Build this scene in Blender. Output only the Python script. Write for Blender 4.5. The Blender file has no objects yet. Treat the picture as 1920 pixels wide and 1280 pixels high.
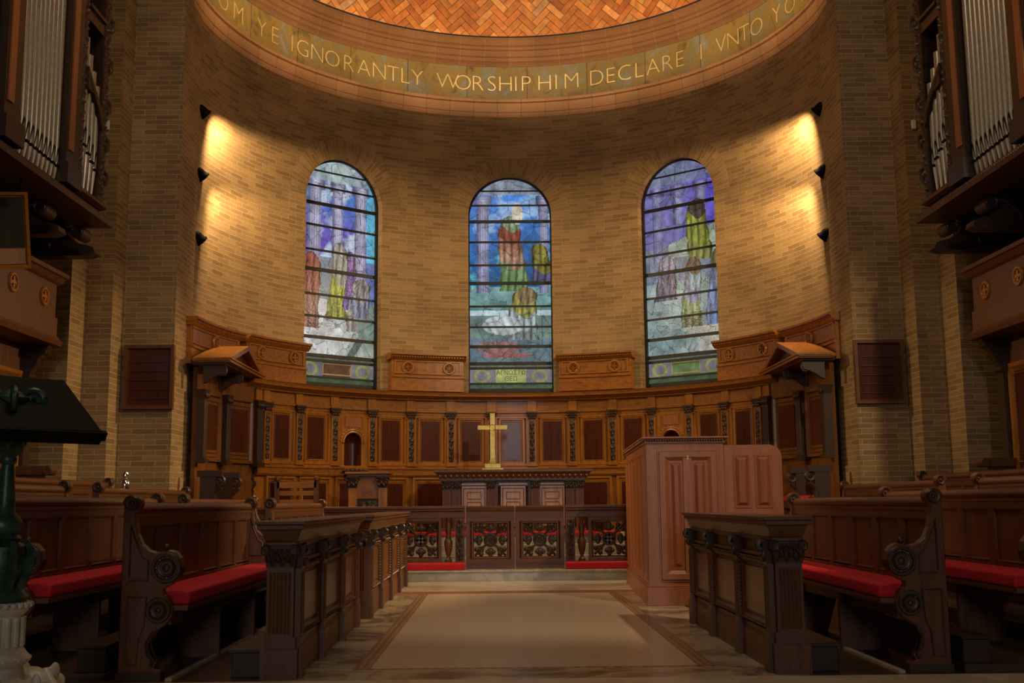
import bpy, bmesh, math, random
from math import pi, sin, cos, sqrt, radians, exp
from mathutils import Matrix, Vector
random.seed(7)
S = bpy.context.scene
COL = S.collection

# ------------------------------------------------------------------ camera, light, exposure
cam_d = bpy.data.cameras.new('camera'); cam_d.sensor_width = 36; cam_d.lens = 2067.8/1920*36
cam_d.clip_start = .05; cam_d.clip_end = 200
cam = bpy.data.objects.new('camera', cam_d); COL.objects.link(cam)
cam.matrix_world = (Matrix.Translation((-.2234, -14.2943, 1.05)) @ Matrix.Rotation(-.0131, 4, 'Z')
                    @ Matrix.Rotation(pi/2+.1455, 4, 'X') @ Matrix.Rotation(-.009, 4, 'Z'))
S.camera = cam
S.view_settings.view_transform = 'Standard'; S.view_settings.look = 'None'
S.view_settings.gamma = 1; S.view_settings.exposure = 0.0; S.view_settings.use_curve_mapping = False
W = bpy.data.worlds.new('world'); S.world = W; W.use_nodes = True
W.node_tree.nodes['Background'].inputs[0].default_value = (1.0, .78, .55, 1)
W.node_tree.nodes['Background'].inputs[1].default_value = .035

def look(o, tgt):
    d = Vector(tgt)-o.location
    o.rotation_euler = d.to_track_quat('-Z', 'Y').to_euler()
def area(name, loc, tgt, sx, sy, power, col):
    l = bpy.data.lights.new(name, 'AREA'); l.shape = 'RECTANGLE'; l.size = sx; l.size_y = sy
    l.energy = power; l.color = col
    o = bpy.data.objects.new(name, l); o.location = loc; COL.objects.link(o); look(o, tgt); return o
def spot(name, loc, tgt, power, col, ang, blend, rad=.06):
    l = bpy.data.lights.new(name, 'SPOT'); l.energy = power; l.color = col; l.spot_size = radians(ang)
    l.spot_blend = blend; l.shadow_soft_size = rad
    o = bpy.data.objects.new(name, l); o.location = loc; COL.objects.link(o); look(o, tgt); return o
WARM = (1.0, .70, .35); SOFT = (1.0, .74, .44); COOL = (.72, .80, 1.0)
# lamps fixed behind the two brick piers, washing the apse
for s in (-1, 1):
    pw = 1.0 if s < 0 else 1.1
    spot('pier_lamp_light', (s*4.00, .62, 6.62), (s*2.9, 3.2, 3.2), 300*pw, WARM, 112, .25, .12)
    spot('pier_lamp_light', (s*4.00, .62, 5.60), (s*2.2, 3.6, 2.0), 220*pw, WARM, 118, .35, .12)
    spot('pier_lamp_light', (s*4.05, .50, 4.50), (s*-4.0, -2.1, 1.0), 1500 if s > 0 else 750, WARM, 46, .6, .12)
# added spots without fixtures, floating in the apse to brighten frieze and dome
for a in range(-80, 81, 20):
    a = radians(a); r = 2.7
    spot('dome_fill', (r*sin(a), r*cos(a), 8.5), (4.4*sin(a), 4.4*cos(a), 9.5), 52, (1, .68, .36), 120, .5, .3)
# nave lamps aimed at the chancel from the right, a hanging lamp over the choir, daylight from the far nave window
for s in (-1, 1):
    spot('pier_jamb_fill', (s*4.45, -4.2, 6.5), (-s*4.7, -.7, 3.4), 240 if s > 0 else 110, SOFT, 62, .6, .1)  # added spots with no lamp there, brightening the jambs of the opposite piers
spot('nave_spot_light', (4.6, -8.4, 6.7), (.4, -.6, .6), 1250, SOFT, 62, .5, .12)
area('nave_lamp_light', (-1.0, -7.5, 10.5), (0, -3.5, 0), 3, 3, 190, SOFT)
area('nave_daylight', (-.1, -31, 5.0), (.2, 0, 1.6), 2.0, 4.0, 420, (.98, .94, .96))

# ------------------------------------------------------------------ mesh helpers
class MB:
    def __init__(s): s.v = []; s.f = []; s.m = []; s.cur = 0
    def add(s, vs, fs, M=None):
        b = len(s.v)
        if M is not None: vs = [tuple(M @ Vector(p)) for p in vs]
        s.v.extend(vs)
        for f in fs: s.f.append(tuple(b+i for i in f)); s.m.append(s.cur)
        return s
    def box(s, x0, x1, y0, y1, z0, z1, M=None):
        return s.add([(x0,y0,z0),(x1,y0,z0),(x1,y1,z0),(x0,y1,z0),(x0,y0,z1),(x1,y0,z1),(x1,y1,z1),(x0,y1,z1)],
              [(0,3,2,1),(4,5,6,7),(0,1,5,4),(1,2,6,5),(2,3,7,6),(3,0,4,7)], M)
    def taper(s, x0, x1, y0, y1, z0, z1, dx, dy, M=None):   # top grown by dx, dy
        return s.add([(x0,y0,z0),(x1,y0,z0),(x1,y1,z0),(x0,y1,z0),(x0-dx,y0-dy,z1),(x1+dx,y0-dy,z1),(x1+dx,y1+dy,z1),(x0-dx,y1+dy,z1)],
              [(0,3,2,1),(4,5,6,7),(0,1,5,4),(1,2,6,5),(2,3,7,6),(3,0,4,7)], M)
    def prism(s, out, axis, a, b, M=None):   # out: 2D outline; axis x:(y,z) y:(x,z) z:(x,y)
        n = len(out)
        P = {'x': lambda p,t:(t,p[0],p[1]), 'y': lambda p,t:(p[0],t,p[1]), 'z': lambda p,t:(p[0],p[1],t)}[axis]
        vs = [P(p,a) for p in out]+[P(p,b) for p in out]
        fs = [tuple(range(n)), tuple(range(2*n-1,n-1,-1))]+[(i,n+i,n+(i+1)%n,(i+1)%n) for i in range(n)]
        return s.add(vs, fs, M)
    def lathe(s, prof, n=16, M=None, flute=0):
        vs = []; fs = []
        for r, z in prof:
            for i in range(n):
                a = 2*pi*i/n; rr = r*(1-flute*(i % 2))
                vs.append((rr*cos(a), rr*sin(a), z))
        for j in range(len(prof)-1):
            for i in range(n):
                k = (i+1) % n
                fs.append((j*n+i, j*n+k, (j+1)*n+k, (j+1)*n+i))
        fs.append(tuple(range(n-1,-1,-1))); fs.append(tuple(range((len(prof)-1)*n, len(prof)*n)))
        return s.add(vs, fs, M)
    def cyl(s, p0, p1, r0, r1=None, n=10):
        r1 = r0 if r1 is None else r1
        p0 = Vector(p0); p1 = Vector(p1); d = p1-p0
        M = Matrix.Translation(p0) @ d.to_track_quat('Z','Y').to_matrix().to_4x4()
        return s.lathe([(r0,0),(r1,d.length)], n, M)
    def arc(s, prof, a0, a1, n):     # closed (r,z) outline swept about z; angle 0 = +y, positive to +x
        m = len(prof); vs = []; fs = []
        for i in range(n+1):
            a = radians(a0+(a1-a0)*i/n)
            for r, z in prof: vs.append((r*sin(a), r*cos(a), z))
        for i in range(n):
            for j in range(m):
                k = (j+1) % m
                fs.append((i*m+j, i*m+k, (i+1)*m+k, (i+1)*m+j))
        fs.append(tuple(range(m))); fs.append(tuple(range((n+1)*m-1, n*m-1, -1)))
        return s.add(vs, fs)
    def ball(s, c, rx, ry=None, rz=None, nu=8, nv=5, M=None):
        ry = rx if ry is None else ry; rz = rx if rz is None else rz
        vs = [(c[0],c[1],c[2]-rz)]
        for j in range(1, nv):
            b = -pi/2+pi*j/nv
            for i in range(nu):
                a = 2*pi*i/nu; vs.append((c[0]+rx*cos(b)*cos(a), c[1]+ry*cos(b)*sin(a), c[2]+rz*sin(b)))
        vs.append((c[0],c[1],c[2]+rz)); t = len(vs)-1; fs = []
        for i in range(nu):
            k = (i+1) % nu
            fs.append((0, 1+k, 1+i)); fs.append((t, t-nu+i, t-nu+k))
            for j in range(nv-2): fs.append((1+j*nu+i, 1+j*nu+k, 1+(j+1)*nu+k, 1+(j+1)*nu+i))
        return s.add(vs, fs, M)
    def tube(s, pts, r, n=8, M=None):
        pts = [Vector(p) for p in pts]; vs = []; fs = []
        up = None
        for i, p in enumerate(pts):
            t = (pts[min(i+1,len(pts)-1)]-pts[max(i-1,0)]).normalized()
            if up is None: up = t.orthogonal().normalized()
            up = (up-t*up.dot(t)).normalized(); b = t.cross(up)
            rr = r(i/(len(pts)-1)) if callable(r) else r
            for k in range(n):
                a = 2*pi*k/n; vs.append(tuple(p+up*(rr*cos(a))+b*(rr*sin(a))))
        for i in range(len(pts)-1):
            for k in range(n):
                q = (k+1) % n; fs.append((i*n+k, i*n+q, (i+1)*n+q, (i+1)*n+k))
        fs.append(tuple(range(n-1,-1,-1))); fs.append(tuple(range((len(pts)-1)*n, len(pts)*n)))
        return s.add(vs, fs, M)
    def torus(s, c, R, r, axis='y', n=20, m=6, M=None):
        vs = []; fs = []
        for i in range(n):
            a = 2*pi*i/n
            for j in range(m):
                b = 2*pi*j/m; q = R+r*cos(b); u, v, w = q*cos(a), q*sin(a), r*sin(b)
                p = (u, w, v) if axis == 'y' else ((w, u, v) if axis == 'x' else (u, v, w))
                vs.append((c[0]+p[0], c[1]+p[1], c[2]+p[2]))
        for i in range(n):
            for j in range(m):
                k, l = (i+1) % n, (j+1) % m; fs.append((i*m+j, k*m+j, k*m+l, i*m+l))
        return s.add(vs, fs, M)
    def beads(s, p0, p1, r, step):
        p0 = Vector(p0); p1 = Vector(p1); L = (p1-p0).length; n = max(1, int(L/step))
        for i in range(n):
            c = p0+(p1-p0)*((i+.5)/n); x, y, z = c
            s.add([(x-r,y,z),(x+r,y,z),(x,y-r,z),(x,y+r,z),(x,y,z-r),(x,y,z+r)],
                  [(0,2,5),(2,1,5),(1,3,5),(3,0,5),(2,0,4),(1,2,4),(3,1,4),(0,3,4)])
        return s
    def bead_rect(s, x0, x1, z0, z1, y, r=.009, step=.026):
        s.beads((x0,y,z0),(x1,y,z0),r,step); s.beads((x0,y,z1),(x1,y,z1),r,step)
        s.beads((x0,y,z0),(x0,y,z1),r,step); s.beads((x1,y,z0),(x1,y,z1),r,step); return s
    def frame(s, x0, x1, z0, z1, y0, y1, w):     # flat picture-frame moulding facing -y, with a sloped inner edge
        b = w*.45
        def ring(d, y): return [(x0+d,y,z0+d),(x1-d,y,z0+d),(x1-d,y,z1-d),(x0+d,y,z1-d)]
        vs = ring(0,y1)+ring(0,y0)+ring(w-b,y0)+ring(w,y1)
        fs = []
        for k in range(3):
            for i in range(4):
                j = (i+1) % 4; fs.append((k*4+i, k*4+j, k*4+4+j, k*4+4+i))
        return s.add(vs, fs)
    def relief(s, x0, x1, z0, z1, y, depth, nx=12, per=1.1, seed=1):   # carved vine relief facing -y
        rnd = random.Random(seed); w = x1-x0; nz = max(4, int(nx*(z1-z0)/w))
        vs = []; fs = []
        for j in range(nz+1):
            v = (z1-z0)*j/nz/w
            for i in range(nx+1):
                u = 2*i/nx-1; a = abs(u); q = (v % per)/per-.5
                h = .45*exp(-(u/.16)**2)+.9*exp(-((a-.52)/.25)**2-((q-.35*a+.1)/.16)**2)+.8*exp(-(u/.3)**2-((q+.38)/.12)**2)
                h += .35*(rnd.random()-.5)
                if i in (0, nx) or j in (0, nz): h = 0
                vs.append((x0+w*i/nx, y-depth*max(0, h), z0+(z1-z0)*j/nz))
        for j in range(nz):
            for i in range(nx):
                k = j*(nx+1)+i; fs.append((k, k+1, k+nx+2, k+nx+1))
        return s.add(vs, fs)
    def mesh(s, name, mats, smooth=False, bevel=0, uv=None, seg=1):
        me = bpy.data.meshes.new(name); me.from_pydata(s.v, [], s.f)
        for m in (mats if isinstance(mats, (list, tuple)) else [mats]): me.materials.append(m)
        for p, k in zip(me.polygons, s.m): p.material_index = k
        bm = bmesh.new(); bm.from_mesh(me)
        bmesh.ops.recalc_face_normals(bm, faces=bm.faces)
        if bevel:
            ed = [e for e in bm.edges if len(e.link_faces) == 2 and e.calc_face_angle(0) > .6]
            bmesh.ops.bevel(bm, geom=ed, offset=bevel, segments=seg, affect='EDGES', profile=.6, clamp_overlap=True)
        bm.to_mesh(me); bm.free()
        if smooth:
            for p in me.polygons: p.use_smooth = True
            try: me.set_sharp_from_angle(angle=radians(40))
            except Exception: pass
        if uv:
            lay = me.uv_layers.new(name='UVMap')
            for p in me.polygons:
                for li in p.loop_indices:
                    lay.data[li].uv = uv(me.vertices[me.loops[li].vertex_index].co, p)
        return me

def put(name, me, parent=None, loc=(0,0,0), rot=0, M=None):
    o = bpy.data.objects.new(name, me); COL.objects.link(o)
    if parent: o.parent = parent
    if M is not None: o.matrix_local = M
    else: o.location = loc; o.rotation_euler = (0,0,rot)
    return o
def obj(name, mb, mat, parent=None, loc=(0,0,0), rot=0, smooth=False, bevel=0, uv=None, seg=1):
    return put(name, mb.mesh(name, mat, smooth, bevel, uv, seg), parent, loc, rot)
def tag(o, label, cat, group=None, kind=None):
    o['label'] = label; o['category'] = cat
    if group: o['group'] = group
    if kind: o['kind'] = kind
    return o
def thing(name, label, cat, loc=(0,0,0), rot=0, group=None, kind=None):
    o = bpy.data.objects.new(name, None); COL.objects.link(o); o.location = loc; o.rotation_euler = (0,0,rot)
    o.empty_display_size = .1
    return tag(o, label, cat, group, kind)
def text_mesh(body, size, depth, mat, name, off=0):
    cu = bpy.data.curves.new('t', 'FONT'); cu.body = body; cu.size = size; cu.extrude = depth
    cu.align_x = 'CENTER'; cu.resolution_u = 3; cu.offset = off
    o = bpy.data.objects.new('t', cu); COL.objects.link(o)
    dg = bpy.context.evaluated_depsgraph_get(); dg.update()
    me = bpy.data.meshes.new_from_object(o.evaluated_get(dg)); me.name = name
    bpy.data.objects.remove(o); bpy.data.curves.remove(cu)
    me.materials.clear(); me.materials.append(mat)
    me.transform(Matrix.Rotation(pi/2, 4, 'X'))       # stand it up, reading from -y
    return me

# ------------------------------------------------------------------ materials
def newmat(name):
    m = bpy.data.materials.new(name); m.use_nodes = True
    nt = m.node_tree; return m, nt, nt.nodes['Principled BSDF']
def N(nt, t, **k):
    n = nt.nodes.new(t)
    for a, b in k.items(): setattr(n, a, b)
    return n
def ramp(nt, fac, stops):
    r = N(nt, 'ShaderNodeValToRGB'); e = r.color_ramp.elements
    while len(e) < len(stops): e.new(.5)
    for x, (p, c) in zip(e, stops): x.position = p; x.color = (*c, 1)
    nt.links.new(fac, r.inputs[0]); return r.outputs[0]
def bump(nt, b, h, strength, dist=.01):
    n = N(nt, 'ShaderNodeBump'); n.inputs['Strength'].default_value = strength; n.inputs['Distance'].default_value = dist
    nt.links.new(h, n.inputs['Height']); nt.links.new(n.outputs[0], b.inputs['Normal'])
def mul(c, k): return tuple(x*k for x in c)
def wood(name, col, axis='z', rough=.36, var=.45, fine=1.0, coat=0.0):
    m, nt, b = newmat(name)
    tc = N(nt, 'ShaderNodeTexCoord'); mp = N(nt, 'ShaderNodeMapping'); nt.links.new(tc.outputs['Object'], mp.inputs[0])
    sc = {'x': (1.2,14,14), 'y': (14,1.2,14), 'z': (14,14,1.2)}[axis]
    mp.inputs['Scale'].default_value = [q*fine for q in sc]
    oi = N(nt, 'ShaderNodeObjectInfo'); ad = N(nt, 'ShaderNodeVectorMath', operation='SCALE')
    cv = N(nt, 'ShaderNodeCombineXYZ')
    for i in range(3): nt.links.new(oi.outputs['Random'], cv.inputs[i])
    ad.inputs['Scale'].default_value = 20; nt.links.new(cv.outputs[0], ad.inputs[0])
    nt.links.new(ad.outputs[0], mp.inputs['Location'])
    no = N(nt, 'ShaderNodeTexNoise'); no.inputs['Scale'].default_value = 1.6; no.inputs['Detail'].default_value = 6
    no.inputs['Roughness'].default_value = .62; no.inputs['Distortion'].default_value = .5
    nt.links.new(mp.outputs[0], no.inputs['Vector'])
    c = ramp(nt, no.outputs['Fac'], [(.28, mul(col, 1-var)), (.5, col), (.74, mul(col, 1+var*.55))])
    nt.links.new(c, b.inputs['Base Color']); b.inputs['Roughness'].default_value = rough
    b.inputs['Coat Weight'].default_value = coat; b.inputs['Coat Roughness'].default_value = .18
    bump(nt, b, no.outputs['Fac'], .12, .004)
    return m
def plain(name, col, rough=.5, metal=0, noise=.0, nscale=20, bmp=0, sheen=0):
    m, nt, b = newmat(name)
    b.inputs['Base Color'].default_value = (*col, 1); b.inputs['Roughness'].default_value = rough; b.inputs['Metallic'].default_value = metal
    if noise or bmp:
        tc = N(nt, 'ShaderNodeTexCoord'); no = N(nt, 'ShaderNodeTexNoise'); no.inputs['Scale'].default_value = nscale; no.inputs['Detail'].default_value = 4
        nt.links.new(tc.outputs['Object'], no.inputs['Vector'])
        if noise: nt.links.new(ramp(nt, no.outputs['Fac'], [(.3, mul(col,1-noise)), (.7, mul(col,1+noise))]), b.inputs['Base Color'])
        if bmp: bump(nt, b, no.outputs['Fac'], bmp, .01)
    if sheen: b.inputs['Sheen Weight'].default_value = sheen
    return m
def brick(name, c1, c2, mortar, bw, bh, ms, rough=.75, stain=.35, bmp=.5, cm=None):
    m, nt, b = newmat(name)
    tc = N(nt, 'ShaderNodeTexCoord'); br = N(nt, 'ShaderNodeTexBrick')
    nt.links.new(tc.outputs['UV'], br.inputs['Vector'])
    br.offset = .5; br.inputs['Scale'].default_value = 1; br.inputs['Brick Width'].default_value = bw
    br.inputs['Row Height'].default_value = bh; br.inputs['Mortar Size'].default_value = ms; br.inputs['Mortar Smooth'].default_value = .2
    br.inputs['Color1'].default_value = (*c1,1); br.inputs['Color2'].default_value = (*c2,1); br.inputs['Mortar'].default_value = (*mortar,1)
    br.inputs['Bias'].default_value = -.1
    no = N(nt, 'ShaderNodeTexNoise'); no.inputs['Scale'].default_value = 1.1; no.inputs['Detail'].default_value = 5
    nt.links.new(tc.outputs['UV'], no.inputs['Vector'])
    n2 = N(nt, 'ShaderNodeTexNoise'); n2.inputs['Scale'].default_value = 60; n2.inputs['Detail'].default_value = 3
    nt.links.new(tc.outputs['UV'], n2.inputs['Vector'])
    st = ramp(nt, no.outputs['Fac'], [(.3,(1-stain,)*3), (.7,(1,1,1))])
    sp = ramp(nt, n2.outputs['Fac'], [(.3,(.7,.66,.6)), (.55,(1,1,1))])
    x1 = N(nt, 'ShaderNodeMixRGB', blend_type='MULTIPLY'); x1.inputs[0].default_value = 1
    x2 = N(nt, 'ShaderNodeMixRGB', blend_type='MULTIPLY'); x2.inputs[0].default_value = 1
    nt.links.new(br.outputs['Color'], x1.inputs[1]); nt.links.new(st, x1.inputs[2])
    nt.links.new(x1.outputs[0], x2.inputs[1]); nt.links.new(sp, x2.inputs[2])
    nt.links.new(x2.outputs[0], b.inputs['Base Color']); b.inputs['Roughness'].default_value = rough
    inv = N(nt, 'ShaderNodeMath', operation='SUBTRACT'); inv.inputs[0].default_value = 1
    nt.links.new(br.outputs['Fac'], inv.inputs[1]); bump(nt, b, inv.outputs[0], bmp, .006)
    return m
def marble(name, col, vein, scale=2.2, rough=.22, cut=(.42,.6)):
    m, nt, b = newmat(name)
    tc = N(nt, 'ShaderNodeTexCoord'); no = N(nt, 'ShaderNodeTexNoise'); no.inputs['Scale'].default_value = scale
    no.inputs['Detail'].default_value = 8; no.inputs['Distortion'].default_value = 1.4; no.inputs['Roughness'].default_value = .6
    nt.links.new(tc.outputs['Object'], no.inputs['Vector'])
    nt.links.new(ramp(nt, no.outputs['Fac'], [(cut[0], vein), (cut[1], col)]), b.inputs['Base Color'])
    b.inputs['Roughness'].default_value = rough
    return m
def checks(name, c1, c2, scale, rough=.3, rot=.785):
    m, nt, b = newmat(name)
    tc = N(nt, 'ShaderNodeTexCoord'); mp = N(nt, 'ShaderNodeMapping'); mp.inputs['Rotation'].default_value = (0,0,rot)
    ch = N(nt, 'ShaderNodeTexChecker'); ch.inputs['Scale'].default_value = scale
    ch.inputs['Color1'].default_value = (*c1,1); ch.inputs['Color2'].default_value = (*c2,1)
    nt.links.new(tc.outputs['Object'], mp.inputs[0]); nt.links.new(mp.outputs[0], ch.inputs[0])
    nt.links.new(ch.outputs[0], b.inputs['Base Color']); b.inputs['Roughness'].default_value = rough
    return m
def attr_mat(name, attr, rough=.5, emit=0, bmp=0):
    m, nt, b = newmat(name)
    at = N(nt, 'ShaderNodeVertexColor'); at.layer_name = attr
    no = N(nt, 'ShaderNodeTexNoise'); no.inputs['Scale'].default_value = 9; no.inputs['Detail'].default_value = 4
    tc = N(nt, 'ShaderNodeTexCoord'); nt.links.new(tc.outputs['Object'], no.inputs['Vector'])
    x = N(nt, 'ShaderNodeMixRGB', blend_type='MULTIPLY'); x.inputs[0].default_value = 1
    nt.links.new(at.outputs[0], x.inputs[1]); nt.links.new(ramp(nt, no.outputs['Fac'], [(.3,(.72,.72,.74)),(.7,(1.15,1.13,1.1))]), x.inputs[2])
    if not emit: nt.links.new(x.outputs[0], b.inputs['Base Color'])
    else: b.inputs['Base Color'].default_value = (.02,.02,.022,1); b.inputs['Specular IOR Level'].default_value = .12
    b.inputs['Roughness'].default_value = rough
    if emit:
        nt.links.new(x.outputs[0], b.inputs['Emission Color']); b.inputs['Emission Strength'].default_value = emit
        hb = N(nt, 'ShaderNodeTexNoise'); hb.inputs['Scale'].default_value = 30
        nt.links.new(tc.outputs['Object'], hb.inputs['Vector']); bump(nt, b, hb.outputs['Fac'], .3, .01)
    return m

BRICK = brick('roman_brick', (.40,.25,.105), (.25,.145,.058), (.42,.31,.17), .30, .067, .006)
PIERB = brick('pier_brick', (.38,.235,.095), (.23,.135,.055), (.46,.34,.19), .30, .067, .006)
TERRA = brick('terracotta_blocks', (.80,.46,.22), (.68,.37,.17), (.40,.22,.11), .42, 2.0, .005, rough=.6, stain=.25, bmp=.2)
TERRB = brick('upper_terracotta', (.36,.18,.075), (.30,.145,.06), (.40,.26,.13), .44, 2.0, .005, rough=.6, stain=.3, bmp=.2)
def frieze_mat():
    m, nt, b = newmat('mottled_marble_blocks'); tc = N(nt, 'ShaderNodeTexCoord')
    br = N(nt, 'ShaderNodeTexBrick'); nt.links.new(tc.outputs['UV'], br.inputs['Vector']); br.inputs['Scale'].default_value = 1
    br.inputs['Brick Width'].default_value = 1.05; br.inputs['Row Height'].default_value = 3; br.inputs['Mortar Size'].default_value = .006
    br.inputs['Color1'].default_value = (1.1,1.08,1,1); br.inputs['Color2'].default_value = (.75,.78,.8,1); br.inputs['Mortar'].default_value = (.25,.22,.2,1)
    no = N(nt, 'ShaderNodeTexNoise'); no.inputs['Scale'].default_value = 2.6; no.inputs['Detail'].default_value = 7; no.inputs['Roughness'].default_value = .68; no.inputs['Distortion'].default_value = .6
    nt.links.new(tc.outputs['UV'], no.inputs['Vector'])
    c = ramp(nt, no.outputs['Fac'], [(.30,(.05,.04,.03)),(.38,(.20,.145,.05)),(.47,(.35,.235,.055)),(.54,(.27,.21,.075)),(.60,(.27,.26,.19)),(.72,(.38,.35,.26))])
    x = N(nt, 'ShaderNodeMixRGB', blend_type='MULTIPLY'); x.inputs[0].default_value = 1
    nt.links.new(c, x.inputs[1]); nt.links.new(br.outputs['Color'], x.inputs[2]); nt.links.new(x.outputs[0], b.inputs['Base Color'])
    b.inputs['Roughness'].default_value = .5; bump(nt, b, no.outputs['Fac'], .25, .02); return m
FRZ = frieze_mat()
STALLW = wood('shaded_brown_oak', (.15,.056,.012), 'z', rough=.3)  # stall shade put into the oak colour; desk panel fields reuse the tone
HONEY = wood('honey_oak', (.30,.112,.017), 'z', rough=.28); HONEYX = wood('honey_oak_rail', (.26,.095,.015), 'x', rough=.30)
MAHOG = wood('red_mahogany', (.062,.013,.005), 'z', rough=.26)
OAK = wood('dark_oak', (.105,.036,.009), 'z', rough=.42); OAKX = wood('dark_oak_long', (.115,.040,.010), 'x', rough=.42)
CARVE = plain('carved_dark_oak', (.040,.017,.007), .42, 0, .35, 60)
CONS = wood('reddish_mahogany_case', (.27,.095,.040), 'z', rough=.34, var=.28)
ALTW = wood('altar_oak', (.12,.042,.017), 'z', rough=.38)
ALTP = wood('altar_panel_oak', (.42,.22,.125), 'z', rough=.2)
BLACK = plain('black_metal', (.003,.003,.003), .6); BLACK.node_tree.nodes['Principled BSDF'].inputs['Specular IOR Level'].default_value = .08
VELVET = plain('red_velvet', (.52,.006,.018), .8, 0, .15, 40, .1, 0)
BRASS = plain('polished_brass', (.50,.34,.085), .34, 1, .25, 12)
GILT = plain('gilded_letter', (.85,.68,.30), .35, .25)
PIPE = plain('tin_pipe_metal', (.34,.35,.34), .36, .85, .12, 30)
PIPEF = plain('bright_pipe_foot', (.62,.60,.56), .3, .9)
GREEN = plain('green_bronze', (.035,.075,.050), .42, .5, .5, 18, .3)
WHITEM = marble('white_marble', (.62,.57,.47), (.45,.40,.31), 6, .4)
SILVER = plain('polished_silver', (.85,.84,.82), .15, 1)
PLASTIC = plain('white_plastic', (.75,.72,.66), .5)
LEAD = plain('dark_lead', (.012,.012,.012), .5)
DARK = plain('near_black_backing', (.015,.009,.005), .7)  # near-black colour of the organ backing and the hung board's sheet
STEP = marble('cream_step_marble', (.46,.42,.33), (.33,.31,.25), 3, .2)
PALE = marble('pale_floor_stone', (.56,.48,.35), (.44,.36,.26), 2, .25)
FIELD = plain('terrazzo_field', (.52,.42,.315), .22, 0, .25, 55)
REDB = plain('red_mosaic', (.27,.125,.085), .28, 0, .25, 40)
MARB = marble('veined_border_marble', (.46,.38,.26), (.12,.105,.075), 1.5, .2, (.40,.56))
MOSA = checks('mosaic_band', (.20,.10,.055), (.33,.21,.12), 28)
CHAIN = checks('mosaic_chain', (.08,.05,.03), (.30,.22,.14), 16)
OAKD = wood('blackened_oak', (.028,.012,.006), 'y', rough=.4)
DFLOOR = wood('dark_floor_boards', (.055,.028,.014), 'y', rough=.4)

def uv_arc(co, p):   # bricks on a wall that curves about the z axis
    return (math.atan2(co.x, co.y)*4.34, co.z)
def uv_box(co, p):
    n = p.normal
    if abs(n.x) > max(abs(n.y), abs(n.z)): return (co.y, co.z)
    if abs(n.y) > abs(n.z): return (co.x, co.z)
    return (co.x, co.y)

# ------------------------------------------------------------------ the floor
f = MB()
def slab(k, x0, x1, y0, y1, z=0):
    f.cur = k; f.box(x0, x1, y0, y1, z-.12, z)
slab(0, -9, 9, -19, -7.40)                         # pale nave floor
slab(1, -1.06, 1.06, -6.93, -1.02)                 # terrazzo field
for s in (-1, 1):
    a, b = sorted((s*1.06, s*1.17)); slab(2, a, b, -6.93, -1.02)
    a, b = sorted((s*1.17, s*1.66)); slab(3, a, b, -7.40, -1.02)
    a, b = sorted((s*1.66, s*9)); slab(6, a, b, -7.40, 1.04)
slab(4, -1.06, 1.06, -6.99, -6.93)
for s in (-1, 1):
    a, b = sorted((s*1.06, s*1.17)); slab(4, a, b, -6.99, -6.93)
slab(3, -1.17, 1.17, -7.40, -6.99)
slab(5, -1.66, 1.66, -1.02, -.62)                  # red cross band
slab(0, -1.66, 1.66, -.62, 1.04)
tag(obj('floor', f, [PALE, FIELD, MOSA, MARB, CHAIN, REDB, DFLOOR]),
    'polished choir floor with terrazzo field between mosaic bands', 'floor', kind='structure')
c = MB(); c.box(-4.3, 4.3, 1.04, 4.4, -.1, .15); c.box(-4.3, 4.3, 1.015, 1.05, .12, .15)
tag(obj('floor', c, STEP, bevel=.006), 'cream marble chancel floor one step above the choir', 'floor', kind='structure')
c = MB()
for i, (y, z) in enumerate(((1.95,.30), (2.22,.45), (2.5,.60))): c.box(-2.0+.12*i, 2.0-.12*i, y, 4.12, .15 if i == 0 else z-.15, z)
tag(obj('floor', c, STEP, bevel=.006), 'three pale marble steps up to the altar', 'steps', kind='structure')
cp = MB(); cp.box(-1.6, 1.6, 2.47, 2.86, .60, .625); cp.box(-1.6, 1.6, 2.455, 2.475, .575, .625)
tag(obj('carpet', cp, VELVET, bevel=.005), 'red carpet strip on the top altar step behind the gates', 'carpet')
for s in (-1, 1):
    t = MB(); a, b = sorted((s*2.215, s*2.255)); t.box(a, b, -7.36, .4, 0, .018)
    tag(obj('trim_%d' % (1 if s < 0 else 2), t, PALE), 'thin pale stone strip on the floor before the %s pews' % ('left' if s < 0 else 'right'), 'floor strip', kind='structure')
    t = MB(); a, b = sorted((s*2.62, s*5.7)); t.box(a, b, -7.36, -.95, -.02, .05)
    a, b = sorted((s*3.52, s*5.7)); t.box(a, b, -7.30, -.95, .05, .17)
    a, b = sorted((s*4.40, s*5.7)); t.box(a, b, -7.25, -.95, .17, .27)
    tag(obj('floor', t, DFLOOR, bevel=.006), 'dark stepped wooden platform under the %s choir pews' % ('left' if s < 0 else 'right'), 'platform', kind='structure')

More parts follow.
